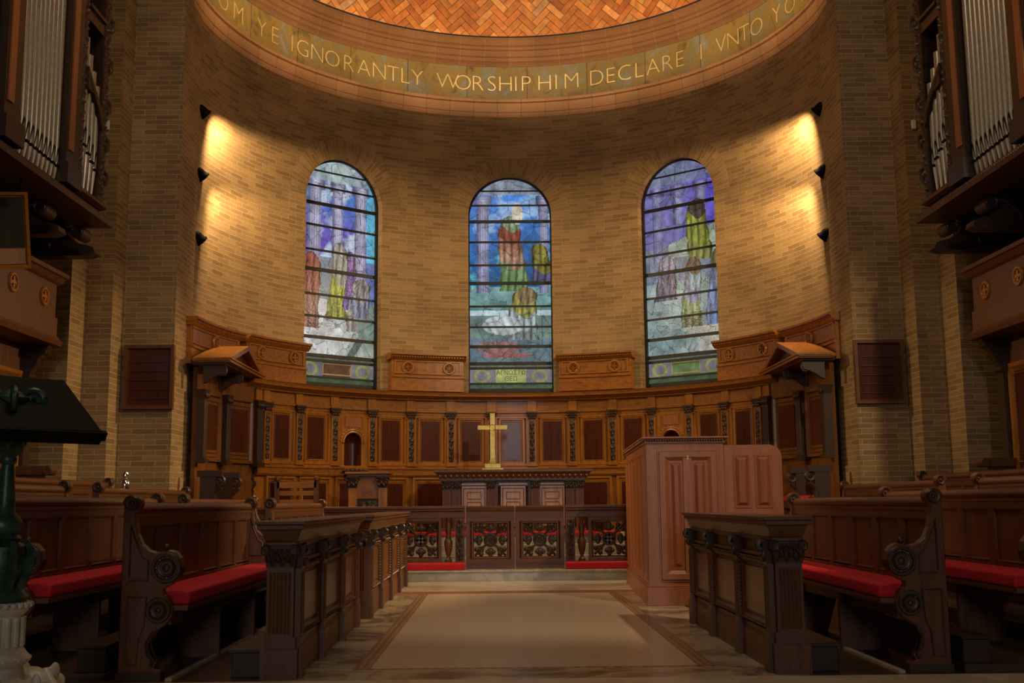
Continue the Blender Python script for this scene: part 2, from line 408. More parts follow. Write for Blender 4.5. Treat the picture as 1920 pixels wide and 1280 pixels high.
# ------------------------------------------------------------------ apse wall with three arched openings
RW = 4.34; HW = .72; ZS = 5.97; SILL = 2.90; ZT = 7.95
WC = (-39.3, 0, 39.3)
def cylp(s_, z, r): a = s_/RW; return (r*sin(a), r*cos(a), z)
wl = MB()
def strip(sa, sb, za0, za1, zb0, zb1):
    n = max(1, int((max(za1-za0, zb1-zb0))/1.2)); vs = []; fs = []
    for i in range(n+1):
        t = i/n; vs += [cylp(sa, za0+(za1-za0)*t, RW), cylp(sb, zb0+(zb1-zb0)*t, RW)]
    for i in range(n): fs.append((2*i, 2*i+1, 2*i+3, 2*i+2))
    wl.add(vs, fs)
edges = [-radians(90)*RW]
for c in WC: edges += [radians(c)*RW-HW, radians(c)*RW+HW]
edges.append(radians(90)*RW)
for i in range(0, 8, 2):
    a, b = edges[i], edges[i+1]; n = max(2, int((b-a)/.12))
    for k in range(n): strip(a+(b-a)*k/n, a+(b-a)*(k+1)/n, .1, ZT, .1, ZT)
for c in WC:
    c0 = radians(c)*RW; T = [HW*-cos(pi*k/36) for k in range(37)]
    zt = [ZS+sqrt(max(0, HW*HW-t*t)) for t in T]
    for k in range(36):
        strip(c0+T[k], c0+T[k+1], zt[k], ZT, zt[k+1], ZT)
        strip(c0+T[k], c0+T[k+1], 2.5, SILL, 2.5, SILL)
    out = [(-HW, SILL)]+[(T[k], zt[k]) for k in range(37)]+[(HW, SILL)]
    vs = []; 
    for t, z in out: vs += [cylp(c0+t, z, RW), cylp(c0+t, z, RW+.17)]
    wl.add(vs, [(2*i, 2*i+1, 2*((i+1) % len(out))+1, 2*((i+1) % len(out))) for i in range(len(out))])
wb = tag(obj('wall_back', wl, BRICK, uv=uv_arc), 'curved tan brick apse wall with three arched windows', 'wall', kind='structure')
for c in WC:     # radiating brick arches flush with the wall
    c0 = radians(c)*RW; vs = []; fs = []; n = 40
    for k in range(n+1):
        a = pi*k/n
        for q in (HW, HW+.33): vs.append(cylp(c0-q*cos(a), ZS+q*sin(a), RW-.004))
    for k in range(n): fs.append((2*k, 2*k+1, 2*k+3, 2*k+2))
    mb = MB().add(vs, fs)
    def uvr(co, p, c0=c0):
        s_ = math.atan2(co.x, co.y)*RW-c0; a = math.atan2(co.z-ZS, s_); r = math.hypot(co.z-ZS, s_)
        return (r+.12, a*(HW+.16))
    obj('brick_arch', mb, BRICK, wb, uv=uvr)

# ------------------------------------------------------------------ ring of terracotta and lettered frieze
def uv_ring(co, p): return (math.atan2(co.x, co.y)*4.3+.2, co.z*.9+.31)
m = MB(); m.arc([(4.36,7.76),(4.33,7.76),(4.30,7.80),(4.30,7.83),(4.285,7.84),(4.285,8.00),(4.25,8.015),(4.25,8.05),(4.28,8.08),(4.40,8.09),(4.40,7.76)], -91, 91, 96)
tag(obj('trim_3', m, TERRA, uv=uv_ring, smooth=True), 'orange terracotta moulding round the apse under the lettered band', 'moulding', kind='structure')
m = MB(); m.arc([(4.37,8.07),(4.37,8.72),(4.5,8.72),(4.5,8.07)], -91, 91, 96)
fz = tag(obj('trim_4', m, FRZ, uv=uv_ring), 'mottled marble band carved with gilded capital letters', 'frieze', kind='structure')
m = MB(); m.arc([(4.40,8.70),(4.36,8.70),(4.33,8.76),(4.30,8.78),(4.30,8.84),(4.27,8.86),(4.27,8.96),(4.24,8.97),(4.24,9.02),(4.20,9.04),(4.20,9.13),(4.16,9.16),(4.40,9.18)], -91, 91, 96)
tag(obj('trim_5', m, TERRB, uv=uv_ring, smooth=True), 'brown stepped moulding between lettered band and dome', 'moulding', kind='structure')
LET = [('H',-83.5),('O',-75.6),('M',-70.0),('Y',-62.3),('E',-58.3),('I',-53.3),('G',-50.3),('N',-46.4),('O',-42.4),('R',-38.3),('A',-34.4),('N',-30.6),('T',-27.2),('L',-24.4),('Y',-21.4),
       ('W',-14.2),('O',-10.6),('R',-7.2),('S',-3.9),('H',-.7),('I',1.7),('P',4.0),('H',8.4),('I',11.1),('M',14.7),('D',20.6),('E',23.9),('C',27.3),('L',30.8),('A',34.3),('R',37.8),('E',41.0),('I',46.6),
       ('V',52.0),('N',55.4),('T',58.7),('O',62.3),('Y',68.8),('O',73.5),('V',78.0)]
for ch, a in LET:
    put('letter', text_mesh(ch, .41, .006, GILT, 'letter', -.009), fz, M=Matrix.Rotation(-radians(a), 4, 'Z') @ Matrix.Translation((0, 4.366, 8.255)))

# ------------------------------------------------------------------ half dome of herringbone tiles
DR = 4.12; DZ = 9.17
dm = MB(); cols = []
def dome(s_, t, r):
    a = s_/DR; b = t/DR
    return (r*cos(b)*sin(a), r*cos(b)*cos(a), DZ+r*sin(b))
n1, n2 = 64, 20
vs = []; fs = []
for j in range(n2+1):
    for i in range(n1+1): vs.append(dome(DR*radians(-92+184*i/n1), DR*radians(88*j/n2), DR+.012))
for j in range(n2):
    for i in range(n1): k = j*(n1+1)+i; fs.append((k, k+1, k+n1+2, k+n1+1))
dm.add(vs, fs); cols += [(.10,.04,.02)]*len(fs)
u = .118; q = sqrt(.5); rnd = random.Random(3)
tints = [(.66,.25,.07), (.74,.31,.09), (.58,.20,.055), (.80,.40,.14), (.62,.23,.07), (.70,.28,.075), (.72,.42,.22)]
for k in range(-70, 71):
    for m_ in range(-14, 15):
        for (x0, y0, w, h) in ((k+6*m_, k, 3, 1), (k+3+6*m_, k-2, 1, 3)):
            g = .035; P = [(x0+g,y0+g),(x0+w-g,y0+g),(x0+w-g,y0+h-g),(x0+g,y0+h-g)]
            Q = [((x-y)*q*u, (x+y)*q*u) for x, y in P]
            cx_ = sum(p[0] for p in Q)/4; cy_ = sum(p[1] for p in Q)/4
            if not (-.12 < cy_ < 3.3 and abs(cx_) < DR*pi/2): continue
            C_ = []
            for i_ in range(4):
                A, B = Q[i_], Q[(i_+1) % 4]
                if A[1] >= 0: C_.append(A)
                if (A[1] >= 0) != (B[1] >= 0): t_ = A[1]/(A[1]-B[1]); C_.append((A[0]+(B[0]-A[0])*t_, 0))
            if len(C_) < 3: continue
            dm.add([dome(a, b, DR) for a, b in C_], [tuple(range(len(C_)))])
            cc = tints[min(6, int(rnd.random()*6.25))]; kq = .8+.4*rnd.random(); cols.append(mul(cc, kq))
me = bpy.data.meshes.new('ceiling'); me.from_pydata(dm.v, [], dm.f)
ca = me.color_attributes.new('tile', 'FLOAT_COLOR', 'CORNER'); data = []
for p, cc in zip(me.polygons, cols): data += [*cc, 1]*p.loop_total
ca.data.foreach_set('color', data)
me.materials.append(attr_mat('herringbone_tile', 'tile', .5)); me.update()
tag(put('ceiling', me), 'half dome of orange herringbone tiles above the apse', 'ceiling', kind='structure')

# ------------------------------------------------------------------ stained glass windows
GLASS = attr_mat('stained_glass', 'glass', .12, 1.0)
def clamp(x): return max(0., min(1., x))
def lerp(a, b, t): return tuple(x+(y-x)*t for x, y in zip(a, b))
def glass_window(idx, ang, label, design, bars, predella):
    """design(x, z, n) -> colour; x in -1..1, z metres above the sill; generic panes of coloured glass"""
    root = thing('window_%d' % idx, label, 'window', loc=(4.47*sin(radians(ang)), 4.47*cos(radians(ang)), 2.90), rot=-radians(ang), kind='structure')
    rnd = random.Random(idx*11)
    seeds = [(rnd.uniform(-.74,.74), rnd.uniform(0, 3.9)) for _ in range(150)]
    grid = {}
    for i, (a, b) in enumerate(seeds): grid.setdefault((int(a*3+50), int(b*3)), []).append(i)
    jit = [(rnd.uniform(.85,1.15), rnd.uniform(-.04,.04)) for _ in seeds]
    nx, nz = 96, 250; X0, X1 = -.735, .735; ztop = 3.80
    vs = []; fs = []; cols = []
    H = ZS-2.90
    def px(i, j):
        z = ztop*j/nz; w = .735 if z <= H else sqrt(max(1e-6, .735**2-(z-H)**2))
        return (w*(2*i/nx-1), 0, z)
    for j in range(nz+1):
        for i in range(nx+1): vs.append(px(i, j))
    for j in range(nz):
        for i in range(nx):
            k = j*(nx+1)+i; fs.append((k, k+1, k+nx+2, k+nx+1))
            x, _, z = px(i+.5, j+.5)
            ci, cj = int(x*3+50), int(z*3); best = [(9,-1),(9,-1)]
            for a in (ci-1, ci, ci+1):
                for b in (cj-1, cj, cj+1):
                    for s_ in grid.get((a, b), ()):
                        d = math.hypot(seeds[s_][0]-x, (seeds[s_][1]-z)*1.0)
                        if d < best[0][0]: best = [(d, s_), best[0]]
                        elif d < best[1][0]: best[1] = (d, s_)
            s_ = best[0][1]
            c = design(x/.735, z, jit[s_])
            if z > .52 and best[1][0]-best[0][0] < .008: c = mul(c, .5)
            kk = jit[s_][0]*(.55+.9*fbm(x*7, z*5+idx*9))*(.95+.1*rnd.random()); cols.append(mul(c, kk))
    me = bpy.data.meshes.new('glass'); me.from_pydata(vs, [], fs)
    ca = me.color_attributes.new('glass', 'FLOAT_COLOR', 'CORNER'); data = []
    for cc in cols: data += [*cc, 1]*4
    ca.data.foreach_set('color', data); me.materials.append(GLASS); me.update()
    put('glass', me, root)
    out = [(-.735, -.05)]+[(.735*-cos(pi*k/28), H+.735*sin(pi*k/28)) for k in range(29)]+[(.735, -.05)]
    inn = [(-.70, .03)]+[(.70*-cos(pi*k/28), H+.70*sin(pi*k/28)) for k in range(29)]+[(.70, .03)]
    fr = MB(); n = len(out); vv = []
    for (a, b), (c, d) in zip(out, inn): vv += [(a,-.045,b),(c,-.045,d),(c,.02,d),(a,.02,b)]
    ff = []
    for i in range(n-1):
        for q_ in range(4): ff.append((4*i+q_, 4*i+(q_+1) % 4, 4*i+4+(q_+1) % 4, 4*i+4+q_))
    fr.add(vv, ff); fr.box(-.735,.735,-.045,.02,-.05,.03)
    obj('window_frame', fr, LEAD, root)
    for z, th in bars:
        w = .70 if z <= H else sqrt(.70**2-(z-H)**2)
        b = MB(); b.box(-w, w, -.035, .0, z-th/2, z+th/2); obj('glazing_bar', b, LEAD, root)
    predella(root)
    return root
def near(x, z, cx, cz, rx, rz): return ((x-cx)/rx)**2+((z-cz)/rz)**2 < 1
def column(x, z, cx, w, z0, z1, c1, c2):
    if z0 < z < z1 and abs(x-cx) < w*(1.0 if z < z1-.16 else 1.5):
        t = (x-cx)/w; k = .5+.5*cos(t*2.4-.4); k *= (.55 if int((t+1)*5.5) % 2 else 1.0) if z < z1-.16 else (1.0 if int((z-z1)*40) % 2 else .6); return lerp(mul(c1,.8), c2, k)
_h = random.Random(99); _T = [[_h.random() for _ in range(64)] for _ in range(64)]
def vn(x, z):
    i, j = math.floor(x), math.floor(z); u, v = x-i, z-j; u = u*u*(3-2*u); v = v*v*(3-2*v)
    a, b, c, d = _T[i % 64][j % 64], _T[(i+1) % 64][j % 64], _T[i % 64][(j+1) % 64], _T[(i+1) % 64][(j+1) % 64]
    return (a*(1-u)+b*u)*(1-v)+(c*(1-u)+d*u)*v
def fbm(x, z): return vn(x, z)*.5+vn(x*2.1+7, z*2.1+3)*.3+vn(x*4.3+1, z*4.3+9)*.2
def robe(x, z, cx, z0, z1, w, pal, j):     # a generic draped mass of coloured glass with folds
    if z0 < z < z1:
        t = (z-z0)/(z1-z0); xx = x-cx-.05*sin(z*4)
        ww = w*(.95-.30*t) if t < .8 else w*.71*sqrt(max(0, 1-((t-.8)/.2)**2))
        if abs(xx) < ww*(1+.06*sin(z*23)):
            f_ = .62+.26*sin(xx*38+3.2*sin(z*4.2))+.12*sin(xx*70-z*9)
            k = max(0, min(len(pal)-1, int(t*len(pal)*.999+.35*sin(xx*9+1))))
            e = .45 if abs(xx) > ww-.03 else 1
            return mul(pal[k], f_*e)
def base_glass(x, z, band):
    if z < .08: return (.02,.03,.02)
    if z < .16: return (.05,.085,.045)
    if z < .43:
        if abs(x) < .36: return band
        r_ = math.hypot(abs(x)-.66, (z-.295)*6)
        return (.22,.23,.06) if .13 < abs(math.hypot((abs(x)-.67)*1.0, (z-.30)*1.7)) < .19 else (.15,.145,.17)
    if z < .50: return (.10,.12,.09)
def left_design(x, z, j):
    b = base_glass(x, z, (.10,.045,.02))
    if b: return b
    e = j[1]
    if z > 3.42: c = lerp((.36,.45,.44), (.22,.26,.36), abs(x))
    elif z > 2.15:
        c = lerp((.13,.08,.42), (.06,.22,.58), clamp((z-2.5)/.8+e*3))
        c = lerp(c, (.42,.50,.66), clamp((fbm(x*2.2+3, z*3.4)-.52)*7))
        if x > .72: c = (.10,.38,.55)
    elif z > 1.45: c = lerp((.16,.20,.24), (.10,.14,.34), clamp(x+.3))
    elif z > 1.0: c = lerp((.42,.44,.46), (.20,.26,.24), clamp(x*1.2))
    else: c = lerp((.52,.53,.52), (.22,.30,.22), clamp(x+e*6))
    if .52 < z < .96 and abs((x-.32)-(z-.52)*.9) < .10: c = (.10,.13,.12)
    for cx, w in ((-.62,.17), (-.03,.13), (.56,.15)):
        q_ = column(x, z, cx, w, 1.55, 3.42, (.15,.15,.27), (.46,.45,.60))
        if q_: c = q_
    for r_ in ((-.72,.95,2.2,.32,[(.30,.14,.11),(.34,.16,.13),(.42,.12,.09),(.46,.13,.09)]), (.02,1.15,2.42,.28,[(.30,.36,.05),(.36,.42,.06),(.38,.38,.30),(.44,.42,.36)]),
               (.30,1.3,2.3,.16,[(.16,.08,.34),(.20,.10,.38),(.26,.14,.36)]), (.58,.95,1.85,.34,[(.40,.36,.33),(.24,.28,.40),(.36,.34,.33)])):
        q_ = robe(x, z, *r_, j)
        if q_: c = q_
    if x < -.86 and .62 < z < 1.6: c = (.14,.38,.66)
    if x > .55 and .80 < z < 1.2: c = (.18,.26,.23)
    return c
def mid_design(x, z, j):
    b = base_glass(x, z, (.30,.34,.10))
    if b: return b
    e = j[1]
    if z > 3.50: c = (.20,.24,.32)
    elif z > 1.85:
        c = lerp((.02,.10,.26), (.05,.20,.62), clamp((z-2.1)/1.2+e*4))
        if z < 2.6: c = lerp(c, (.10,.42,.52), clamp((fbm(x*2.5, z*4)-.5)*6))
        if z > 2.8: c = lerp(c, (.26,.42,.68), clamp((fbm(x*1.8+9, z*4)-.52)*6))
    elif z > 1.45: c = lerp((.18,.34,.36), (.10,.22,.20), clamp(1-(z-1.45)/.4+e*5))
    elif z > 1.35: c = (.42,.56,.62)
    elif z > .95: c = (.13,.20,.18)
    else: c = lerp((.09,.15,.18), (.13,.18,.24), clamp(z-.5))
    for cx, w in ((-.64,.15), (.80,.12)):
        q_ = column(x, z, cx, w, 1.75, 3.48, (.10,.11,.24), (.34,.36,.52))
        if q_: c = q_
    for r_ in ((.04,1.78,3.12,.36,[(.18,.34,.12),(.26,.42,.18),(.50,.30,.20),(.46,.22,.16),(.34,.09,.06),(.24,.34,.20)]), (.72,1.92,2.62,.26,[(.12,.12,.26),(.26,.24,.05),(.32,.28,.06)]),
               (.32,.92,1.85,.40,[(.26,.32,.32),(.46,.54,.56),(.40,.40,.10),(.30,.22,.10)])):
        q_ = robe(x, z, *r_, j)
        if q_: c = q_
    if near(x, z, -.18, 1.18, .48, .17): c = mul((.48,.56,.58), .6+.4*abs(sin(x*16+z*10)))
    if near(x, z, -.30, .80, .55, .10): c = mul((.30,.14,.12), .5+.5*abs(sin(x*12)))
    if near(x, z, -.1, .66, .6, .05): c = (.26,.10,.10)
    if near(x, z, .18, 3.16, .13, .20): c = (.54,.50,.40)
    return c
def right_design(x, z, j):
    b = base_glass(x, z, (.10,.16,.06))
    if b: return b
    e = j[1]
    if z > 3.40: c = lerp((.16,.19,.30), (.13,.13,.34), clamp(x))
    elif z > 2.35: c = lerp((.15,.14,.36), (.10,.07,.50), clamp(x*.8+.2+e*4))
    elif z > 1.75: c = lerp((.12,.15,.24), (.16,.19,.20), clamp(z-1.6+e*5))
    elif z > .95: c = lerp((.22,.30,.30), (.16,.24,.25), clamp(x+.4+e*5))
    else: c = lerp((.17,.25,.26), (.40,.38,.33), clamp((x+.1)*1.4+e*8))
    for cx, w, z0 in ((-.62,.13,2.1), (-.08,.13,2.7), (.50,.13,2.5)):
        q_ = column(x, z, cx, w, z0, 3.38, (.09,.09,.22), (.26,.26,.44))
        if q_: c = q_
    if 2.15 < z < 2.66 and x > -.35 and z < 2.45+x*.22: c = (.28,.34,.28)
    for r_ in ((.42,2.05,3.08,.34,[(.24,.26,.08),(.28,.32,.05),(.30,.34,.06),(.08,.06,.05)]), (-.45,1.45,2.2,.30,[(.13,.12,.18),(.16,.14,.22),(.32,.28,.36)]),
               (.22,.95,2.12,.28,[(.16,.18,.10),(.22,.30,.14),(.20,.24,.36),(.26,.36,.44),(.16,.10,.06)]), (.84,.98,2.2,.26,[(.14,.26,.50),(.18,.30,.58),(.20,.26,.46),(.24,.20,.08)])):
        q_ = robe(x, z, *r_, j)
        if q_: c = q_
    return c
BARS = [(.06,.05), (.17,.03), (.435,.04), (.515,.055), (.81,.05), (1.15,.03), (1.51,.03), (1.915,.055), (2.235,.03), (2.645,.03), (3.01,.05), (3.30,.025), (3.56,.02)]
def plaque(col):
    def fn(root):
        b = MB(); b.frame(-.27,.27,.21,.40,-.02,.0,.025); obj('plaque_border', b, plain('leaded_border', (.30,.30,.25), .4), root)
    return fn
def greek(root):
    mt = plain('dark_green_lettering', (.08,.10,.03), .4)
    put('lettering', text_mesh('\u0391\u0393\u039d\u03a9\u03a3\u03a4\u03a9\n\u0398\u0395\u03a9', .105, .002, mt, 'lettering'), root, (0, -.006, .325))
glass_window(1, WC[0], 'left arched stained glass window with pale columns against violet sky', left_design, BARS, plaque(0))
glass_window(2, WC[1], 'middle arched stained glass window with deep blue sky and lettered base', mid_design, BARS, greek)
glass_window(3, WC[2], 'right arched stained glass window in dim violet and grey green', right_design, BARS, plaque(1))

# ------------------------------------------------------------------ brick piers and side walls
for s, nm in ((-1, 'left'), (1, 'right')):
    out = [(-7.4,-1.38),(-5.28,-1.38),(-5.28,-.88),(-4.96,-.88),(-4.96,-.45),(-4.31,-.45),(-4.31,.34),(-4.345,.36),(-7.4,.36)]
    m = MB(); m.prism([(x*-s, y) for x, y in out], 'z', -.1, 11)
    tag(obj('wall_%s' % nm, m, PIERB, uv=uv_box), 'stepped %s brick pier beside the apse opening' % nm, 'wall', kind='structure')
    m = MB(); a, b = sorted((s*6.115, s*6.3)); m.box(a, b, -13, -1.3, -.1, 11)
    tag(obj('wall_%s' % nm, m, PIERB, uv=uv_box), '%s side wall behind the choir stalls and organ' % nm, 'wall', kind='structure')

# ------------------------------------------------------------------ curved panelling of the apse
R = 4.2; DT = 9.36
pan = thing('wall_panelling', 'curved honey oak panelling with carved pilasters lining the apse', 'panelling', (0,0,.15))
def pv(name, me, a, parent=pan): return put(name, me, parent, (0,0,-.15), -radians(a))
AM = 63.4
mb = MB(); mb.arc([(R,.15),(R-.06,.15),(R-.06,.36),(R-.03,.42),(R,.42)], -AM, AM, 60); obj('plinth', mb, HONEYX, pan, (0,0,-.15))
mb = MB(); [mb.arc([(R+.09,.15),(R+.03,.15),(R+.03,2.72),(R+.09,2.72)], a, b, 30) for a, b in ((-AM,-39.7),(-35.2,35.2),(35.2+4.5,AM))]
for q_ in (-1, 1): mb.arc([(R+.09,.15),(R+.03,.15),(R+.03,1.62),(R+.09,1.62)], q_*35.2, q_*39.7, 3)
obj('backing', mb, HONEY, pan, (0,0,-.15))
mb = MB(); mb.arc([(R+.04,1.49),(R-.02,1.49),(R-.04,1.52),(R-.03,1.53),(R-.03,1.60),(R-.05,1.61),(R-.05,1.64),(R-.02,1.66),(R+.04,1.66)], -AM, AM, 60)
obj('dado_rail', mb, HONEYX, pan, (0,0,-.15), smooth=True)
mb = MB(); mb.arc([(R+.04,2.49),(R-.01,2.49),(R-.01,2.535),(R-.035,2.545),(R-.035,2.575),(R,2.585),(R,2.74),(R+.04,2.74)], -AM, AM, 60)
obj('frieze', mb, HONEYX, pan, (0,0,-.15), smooth=True)
mb = MB(); mb.arc([(R+.12,2.74),(R-.04,2.74),(R-.06,2.765),(R-.08,2.77),(R-.12,2.80),(R-.15,2.81),(R-.15,2.84),(R-.17,2.87),(R+.25,2.90)], -67.5, 67.5, 64)
cor = obj('cornice', mb, HONEYX, pan, (0,0,-.15), smooth=True)
mb = MB()
for i in range(420):
    a = radians(-AM+2*AM*(i+.5)/420); M = Matrix.Rotation(-a, 4, 'Z'); mb.box(-.006,.006,R-.058,R-.02,2.742,2.762, M)
obj('dentil_course', mb, HONEY, cor)
# one bay
mb = MB(); mb.frame(-.275,.275,1.665,2.485,R-.028,R+.02,.055); mb.box(-.222,.222,R-.004,R+.02,1.715,2.435)
mb.frame(-.205,.205,1.70,2.45,R-.020,R+.0,.035)
ME_P = mb.mesh('panel', HONEY)
mb = MB(); mb.box(-.152,.152,R-.016,R+.005,1.755,2.395); ME_F = mb.mesh('panel_field', MAHOG, bevel=.004)
mb = MB(); mb.bead_rect(-.165,.165,1.742,2.408,R-.016,.010,.028); ME_B = mb.mesh('bead_moulding', HONEY)
mb = MB(); mb.frame(-.30,.30,.44,1.48,R-.028,R+.02,.06); mb.box(-.25,.25,R-.004,R+.02,.49,1.43); ME_D = mb.mesh('dado_panel', HONEY)
mb = MB(); mb.box(-.215,.215,R-.014,R+.005,.55,1.38); ME_DF = mb.mesh('panel_field', MAHOG, bevel=.004)
mb = MB(); mb.bead_rect(-.235,.235,.525,1.405,R-.014,.010,.028); ME_DB = mb.mesh('bead_moulding', HONEY)
mb = MB(); mb.box(-.065,.065,R-.05,R+.02,1.66,2.46); mb.box(-.08,.08,R-.065,R+.02,1.655,1.70)
mb.box(-.078,.078,R-.06,R,2.425,2.437)
ME_PI = mb.mesh('pilaster', HONEY)
mb = MB(); mb.relief(-.045,.045,1.73,2.41,R-.052,.022,10,1.5,4); ME_CV = mb.mesh('carved_vine', CARVE, True)
mb = MB(); mb.taper(-.062,.062,R-.058,R,2.435,2.535,.018,.016); mb.box(-.092,.092,R-.085,R,2.535,2.56)
for x in (-.07,.07): mb.torus((x,R-.078,2.515),.018,.009,'y',10,5)
for i in range(5): mb.ball((-.05+.025*i, R-.068, 2.455+.012*(i % 2)), .016,.014,.026,6,4)
for i in range(3): mb.ball((-.035+.035*i, R-.076, 2.495), .015,.012,.02,6,4)
ME_CA = mb.mesh('capital', CARVE, True)
mb = MB(); mb.box(-.070,.070,R-.030,R,2.585,2.745); mb.box(-.074,.074,R-.05,R,2.535,2.585); ME_BL = mb.mesh('frieze_block', HONEY)
for k in range(-6, 7):
    a = k*DT
    if abs(k) != 4:
        p = pv('panel', ME_P, a); put('panel_field', ME_F, p); put('bead_moulding', ME_B, p)
    d = pv('dado_panel', ME_D, a); put('panel_field', ME_DF, d); put('bead_moulding', ME_DB, d)
def pilaster(a):
    p = pv('pilaster', ME_PI, a); put('carved_vine', ME_CV, p); put('capital', ME_CA, p); put('frieze_block', ME_BL, p)
for k in range(7):
    for s in (-1, 1): pilaster(s*(k+.5)*DT)
for s in (-1, 1): pilaster(s*63.3)
# the two shell-headed niches
for s in (-1, 1):
    mb = MB(); h, zs, z0, z1 = .155, 2.02, 1.60, 2.485
    mb.box(-.275,-h,R-.026,R+.02,1.62,z1); mb.box(h,.275,R-.026,R+.02,1.62,z1); n = 20
    for i in range(n):
        x0, x1 = -h*cos(pi*i/n), -h*cos(pi*(i+1)/n); za, zb = zs+sqrt(max(0,h*h-x0*x0)), zs+sqrt(max(0,h*h-x1*x1))
        mb.add([(x0,R-.026,za),(x1,R-.026,zb),(x1,R-.026,z1),(x0,R-.026,z1),(x0,R+.02,za),(x1,R+.02,zb)], [(0,1,2,3),(0,4,5,1)])
    npn = pv('niche_panel', mb.mesh('niche_panel', HONEY), s*4*DT)
    mb = MB()
    vs = []; fs = []; m_ = 14
    for z in (1.60, zs):
        for i in range(m_+1): a = pi*i/m_; vs.append((-h*cos(a), R-.02+.16*sin(a), z))
    for i in range(m_): fs.append((i, i+1, m_+2+i, m_+1+i))
    mb.add(vs, fs)
    vs = []; fs = []; q_ = 7
    for j in range(q_+1):
        b = pi/2*j/q_
        for i in range(m_+1):
            a = pi*i/m_; rr = h*(1-.06*(i % 2)*cos(b)); vs.append((-rr*cos(a)*cos(b), R-.02+.16*sin(a)*cos(b), zs+rr*sin(b)))
    for j in range(q_):
        for i in range(m_): k = j*(m_+1)+i; fs.append((k, k+1, k+m_+2, k+m_+1))
    mb.add(vs, fs)
    put('niche_recess', mb.mesh('niche_recess', MAHOG, True), npn)
    mb = MB(); mb.tube([(-(h+.02)*cos(pi*i/18), R-.035, zs+(h+.02)*sin(pi*i/18)) for i in range(19)], .018, 6)
    mb.tube([(-(h+.055)*cos(pi*i/18), R-.03, zs+(h+.055)*sin(pi*i/18)) for i in range(19)], .010, 6)
    for i in range(13):
        a = pi*(i+.5)/13; mb.ball((-(h+.075)*cos(a), R-.03, zs+(h+.075)*sin(a)), .012, nu=6, nv=4)
    put('arch_moulding', mb.mesh('arch_moulding', HONEY, True), npn)
    mb = MB(); mb.box(-.14,.14,R-.034,R,2.27,2.42); mb.bead_rect(-.155,.155,2.255,2.435,R-.03,.009,.026)
    put('niche_head_panel', mb.mesh('niche_head_panel', CONS), npn)
    mb = MB()
    mb.lathe([(.02,1.36),(.05,1.38),(.11,1.43),(.17,1.50),(.20,1.56),(.205,1.585),(.17,1.585),(.10,1.53),(.0,1.51)], 20, Matrix.Translation((0,R-.10,0)), .07)
    for i in range(9):
        a = pi*(i+.5)/9; mb.ball((-.20*cos(a), R-.10-.20*sin(a), 1.58), .028,.022,.018,6,4)
    put('shell_basin', mb.mesh('shell_basin', CARVE, True), npn)

# attic boxes with cross roundels standing on the panelling cornice
def roundel(mb, x, y, z, r=.088):
    mb.torus((x,y-.006,z), r, .021, 'y', 24, 6); mb.torus((x,y,z), r-.028, .008, 'y', 20, 5)
    mb.box(x-.013,x+.013,y-.018,y+.006,z-r*.66,z+r*.66); mb.box(x-r*.66,x+r*.66,y-.018,y+.006,z-.013,z+.013)
    for a, b in ((0,1),(0,-1),(1,0),(-1,0)): mb.box(x+a*r*.5-.017,x+a*r*.5+.017,y-.018,y,z+b*r*.5-.017,z+b*r*.5+.017)
mb = MB(); roundel(mb, 0, 0, 0); ME_R = mb.mesh('roundel', HONEY, True)
mb = MB(); mb.cyl((0,.012,0),(0,.002,0),.075,.075,22); ME_RD = mb.mesh('roundel_ground', CARVE)
def attic(a0, a1, rnds, label, rr=R-.01, zt=3.52):
    ac = (a0+a1)/2; root = thing('attic_panel', label, 'attic panel', (0,0,2.90), 0, 'attic boxes over the panelling')
    n = max(4, int(abs(a1-a0)/2))
    b = MB(); b.arc([(rr+.13,2.90),(rr,2.90),(rr,3.11),(rr-.02,3.12),(rr-.02,3.15),(rr+.01,3.17),(rr+.01,3.42),(rr+.13,3.42)], a0, a1, n); obj('plinth', b, HONEYX, root, (0,0,-2.90))
    e = .55 if a1 > a0 else -.55
    b = MB(); b.arc([(rr+.13,3.41),(rr-.0,3.41),(rr-.02,3.43),(rr-.05,3.45),(rr-.06,3.48),(rr-.09,3.49),(rr-.09,zt),(rr+.13,zt)], a0-e, a1+e, n); obj('cornice', b, HONEYX, root, (0,0,-2.90), smooth=True)
    b = MB(); k = int(abs(a1-a0)*1.6)
    for i in range(k): b.box(-.009,.009,rr-.066,rr-.02,3.452,3.472, Matrix.Rotation(-radians(a0+(a1-a0)*(i+.5)/k), 4, 'Z'))
    b.arc([(rr+.05,3.455),(rr-.02,3.455),(rr-.02,3.47),(rr+.05,3.47)], a0, a1, n)
    obj('dentil_course', b, HONEY, root, (0,0,-2.90))
    b = MB()
    for z0, z1 in ((3.18,3.20),(3.385,3.405)): b.arc([(rr+.02,z0),(rr-.008,z0),(rr-.008,z1),(rr+.02,z1)], a0+e, a1-e, n)
    for a in (a0+e*1.5, a1-e*1.5): b.box(-.012,.012,rr-.008,rr+.02,3.18,3.40, Matrix.Rotation(-radians(a), 4, 'Z'))
    obj('panel_moulding', b, HONEY, root, (0,0,-2.90))
    for a in rnds:
        M = Matrix.Translation((0,0,-2.90)) @ Matrix.Rotation(-radians(a), 4, 'Z') @ Matrix.Translation((0, rr-.0, 3.285))
        o = put('roundel', ME_R, root, M=M); put('roundel_ground', ME_RD, o)
attic(-28.0, -11.0, (-24.1, -14.4), 'attic box with two cross roundels between the left and middle windows')
attic(11.0, 28.0, (14.4, 24.1), 'attic box with two cross roundels between the middle and right windows')
attic(-67.2, -49.6, (-62.5, -53.0), 'attic box with two cross roundels left of the left window')
attic(49.6, 67.2, (53.0, 62.5), 'attic box with two cross roundels right of the right window')
attic(-89, -68.6, (-77.4,), 'attic box with one roundel above the left gabled stall', R+.04)
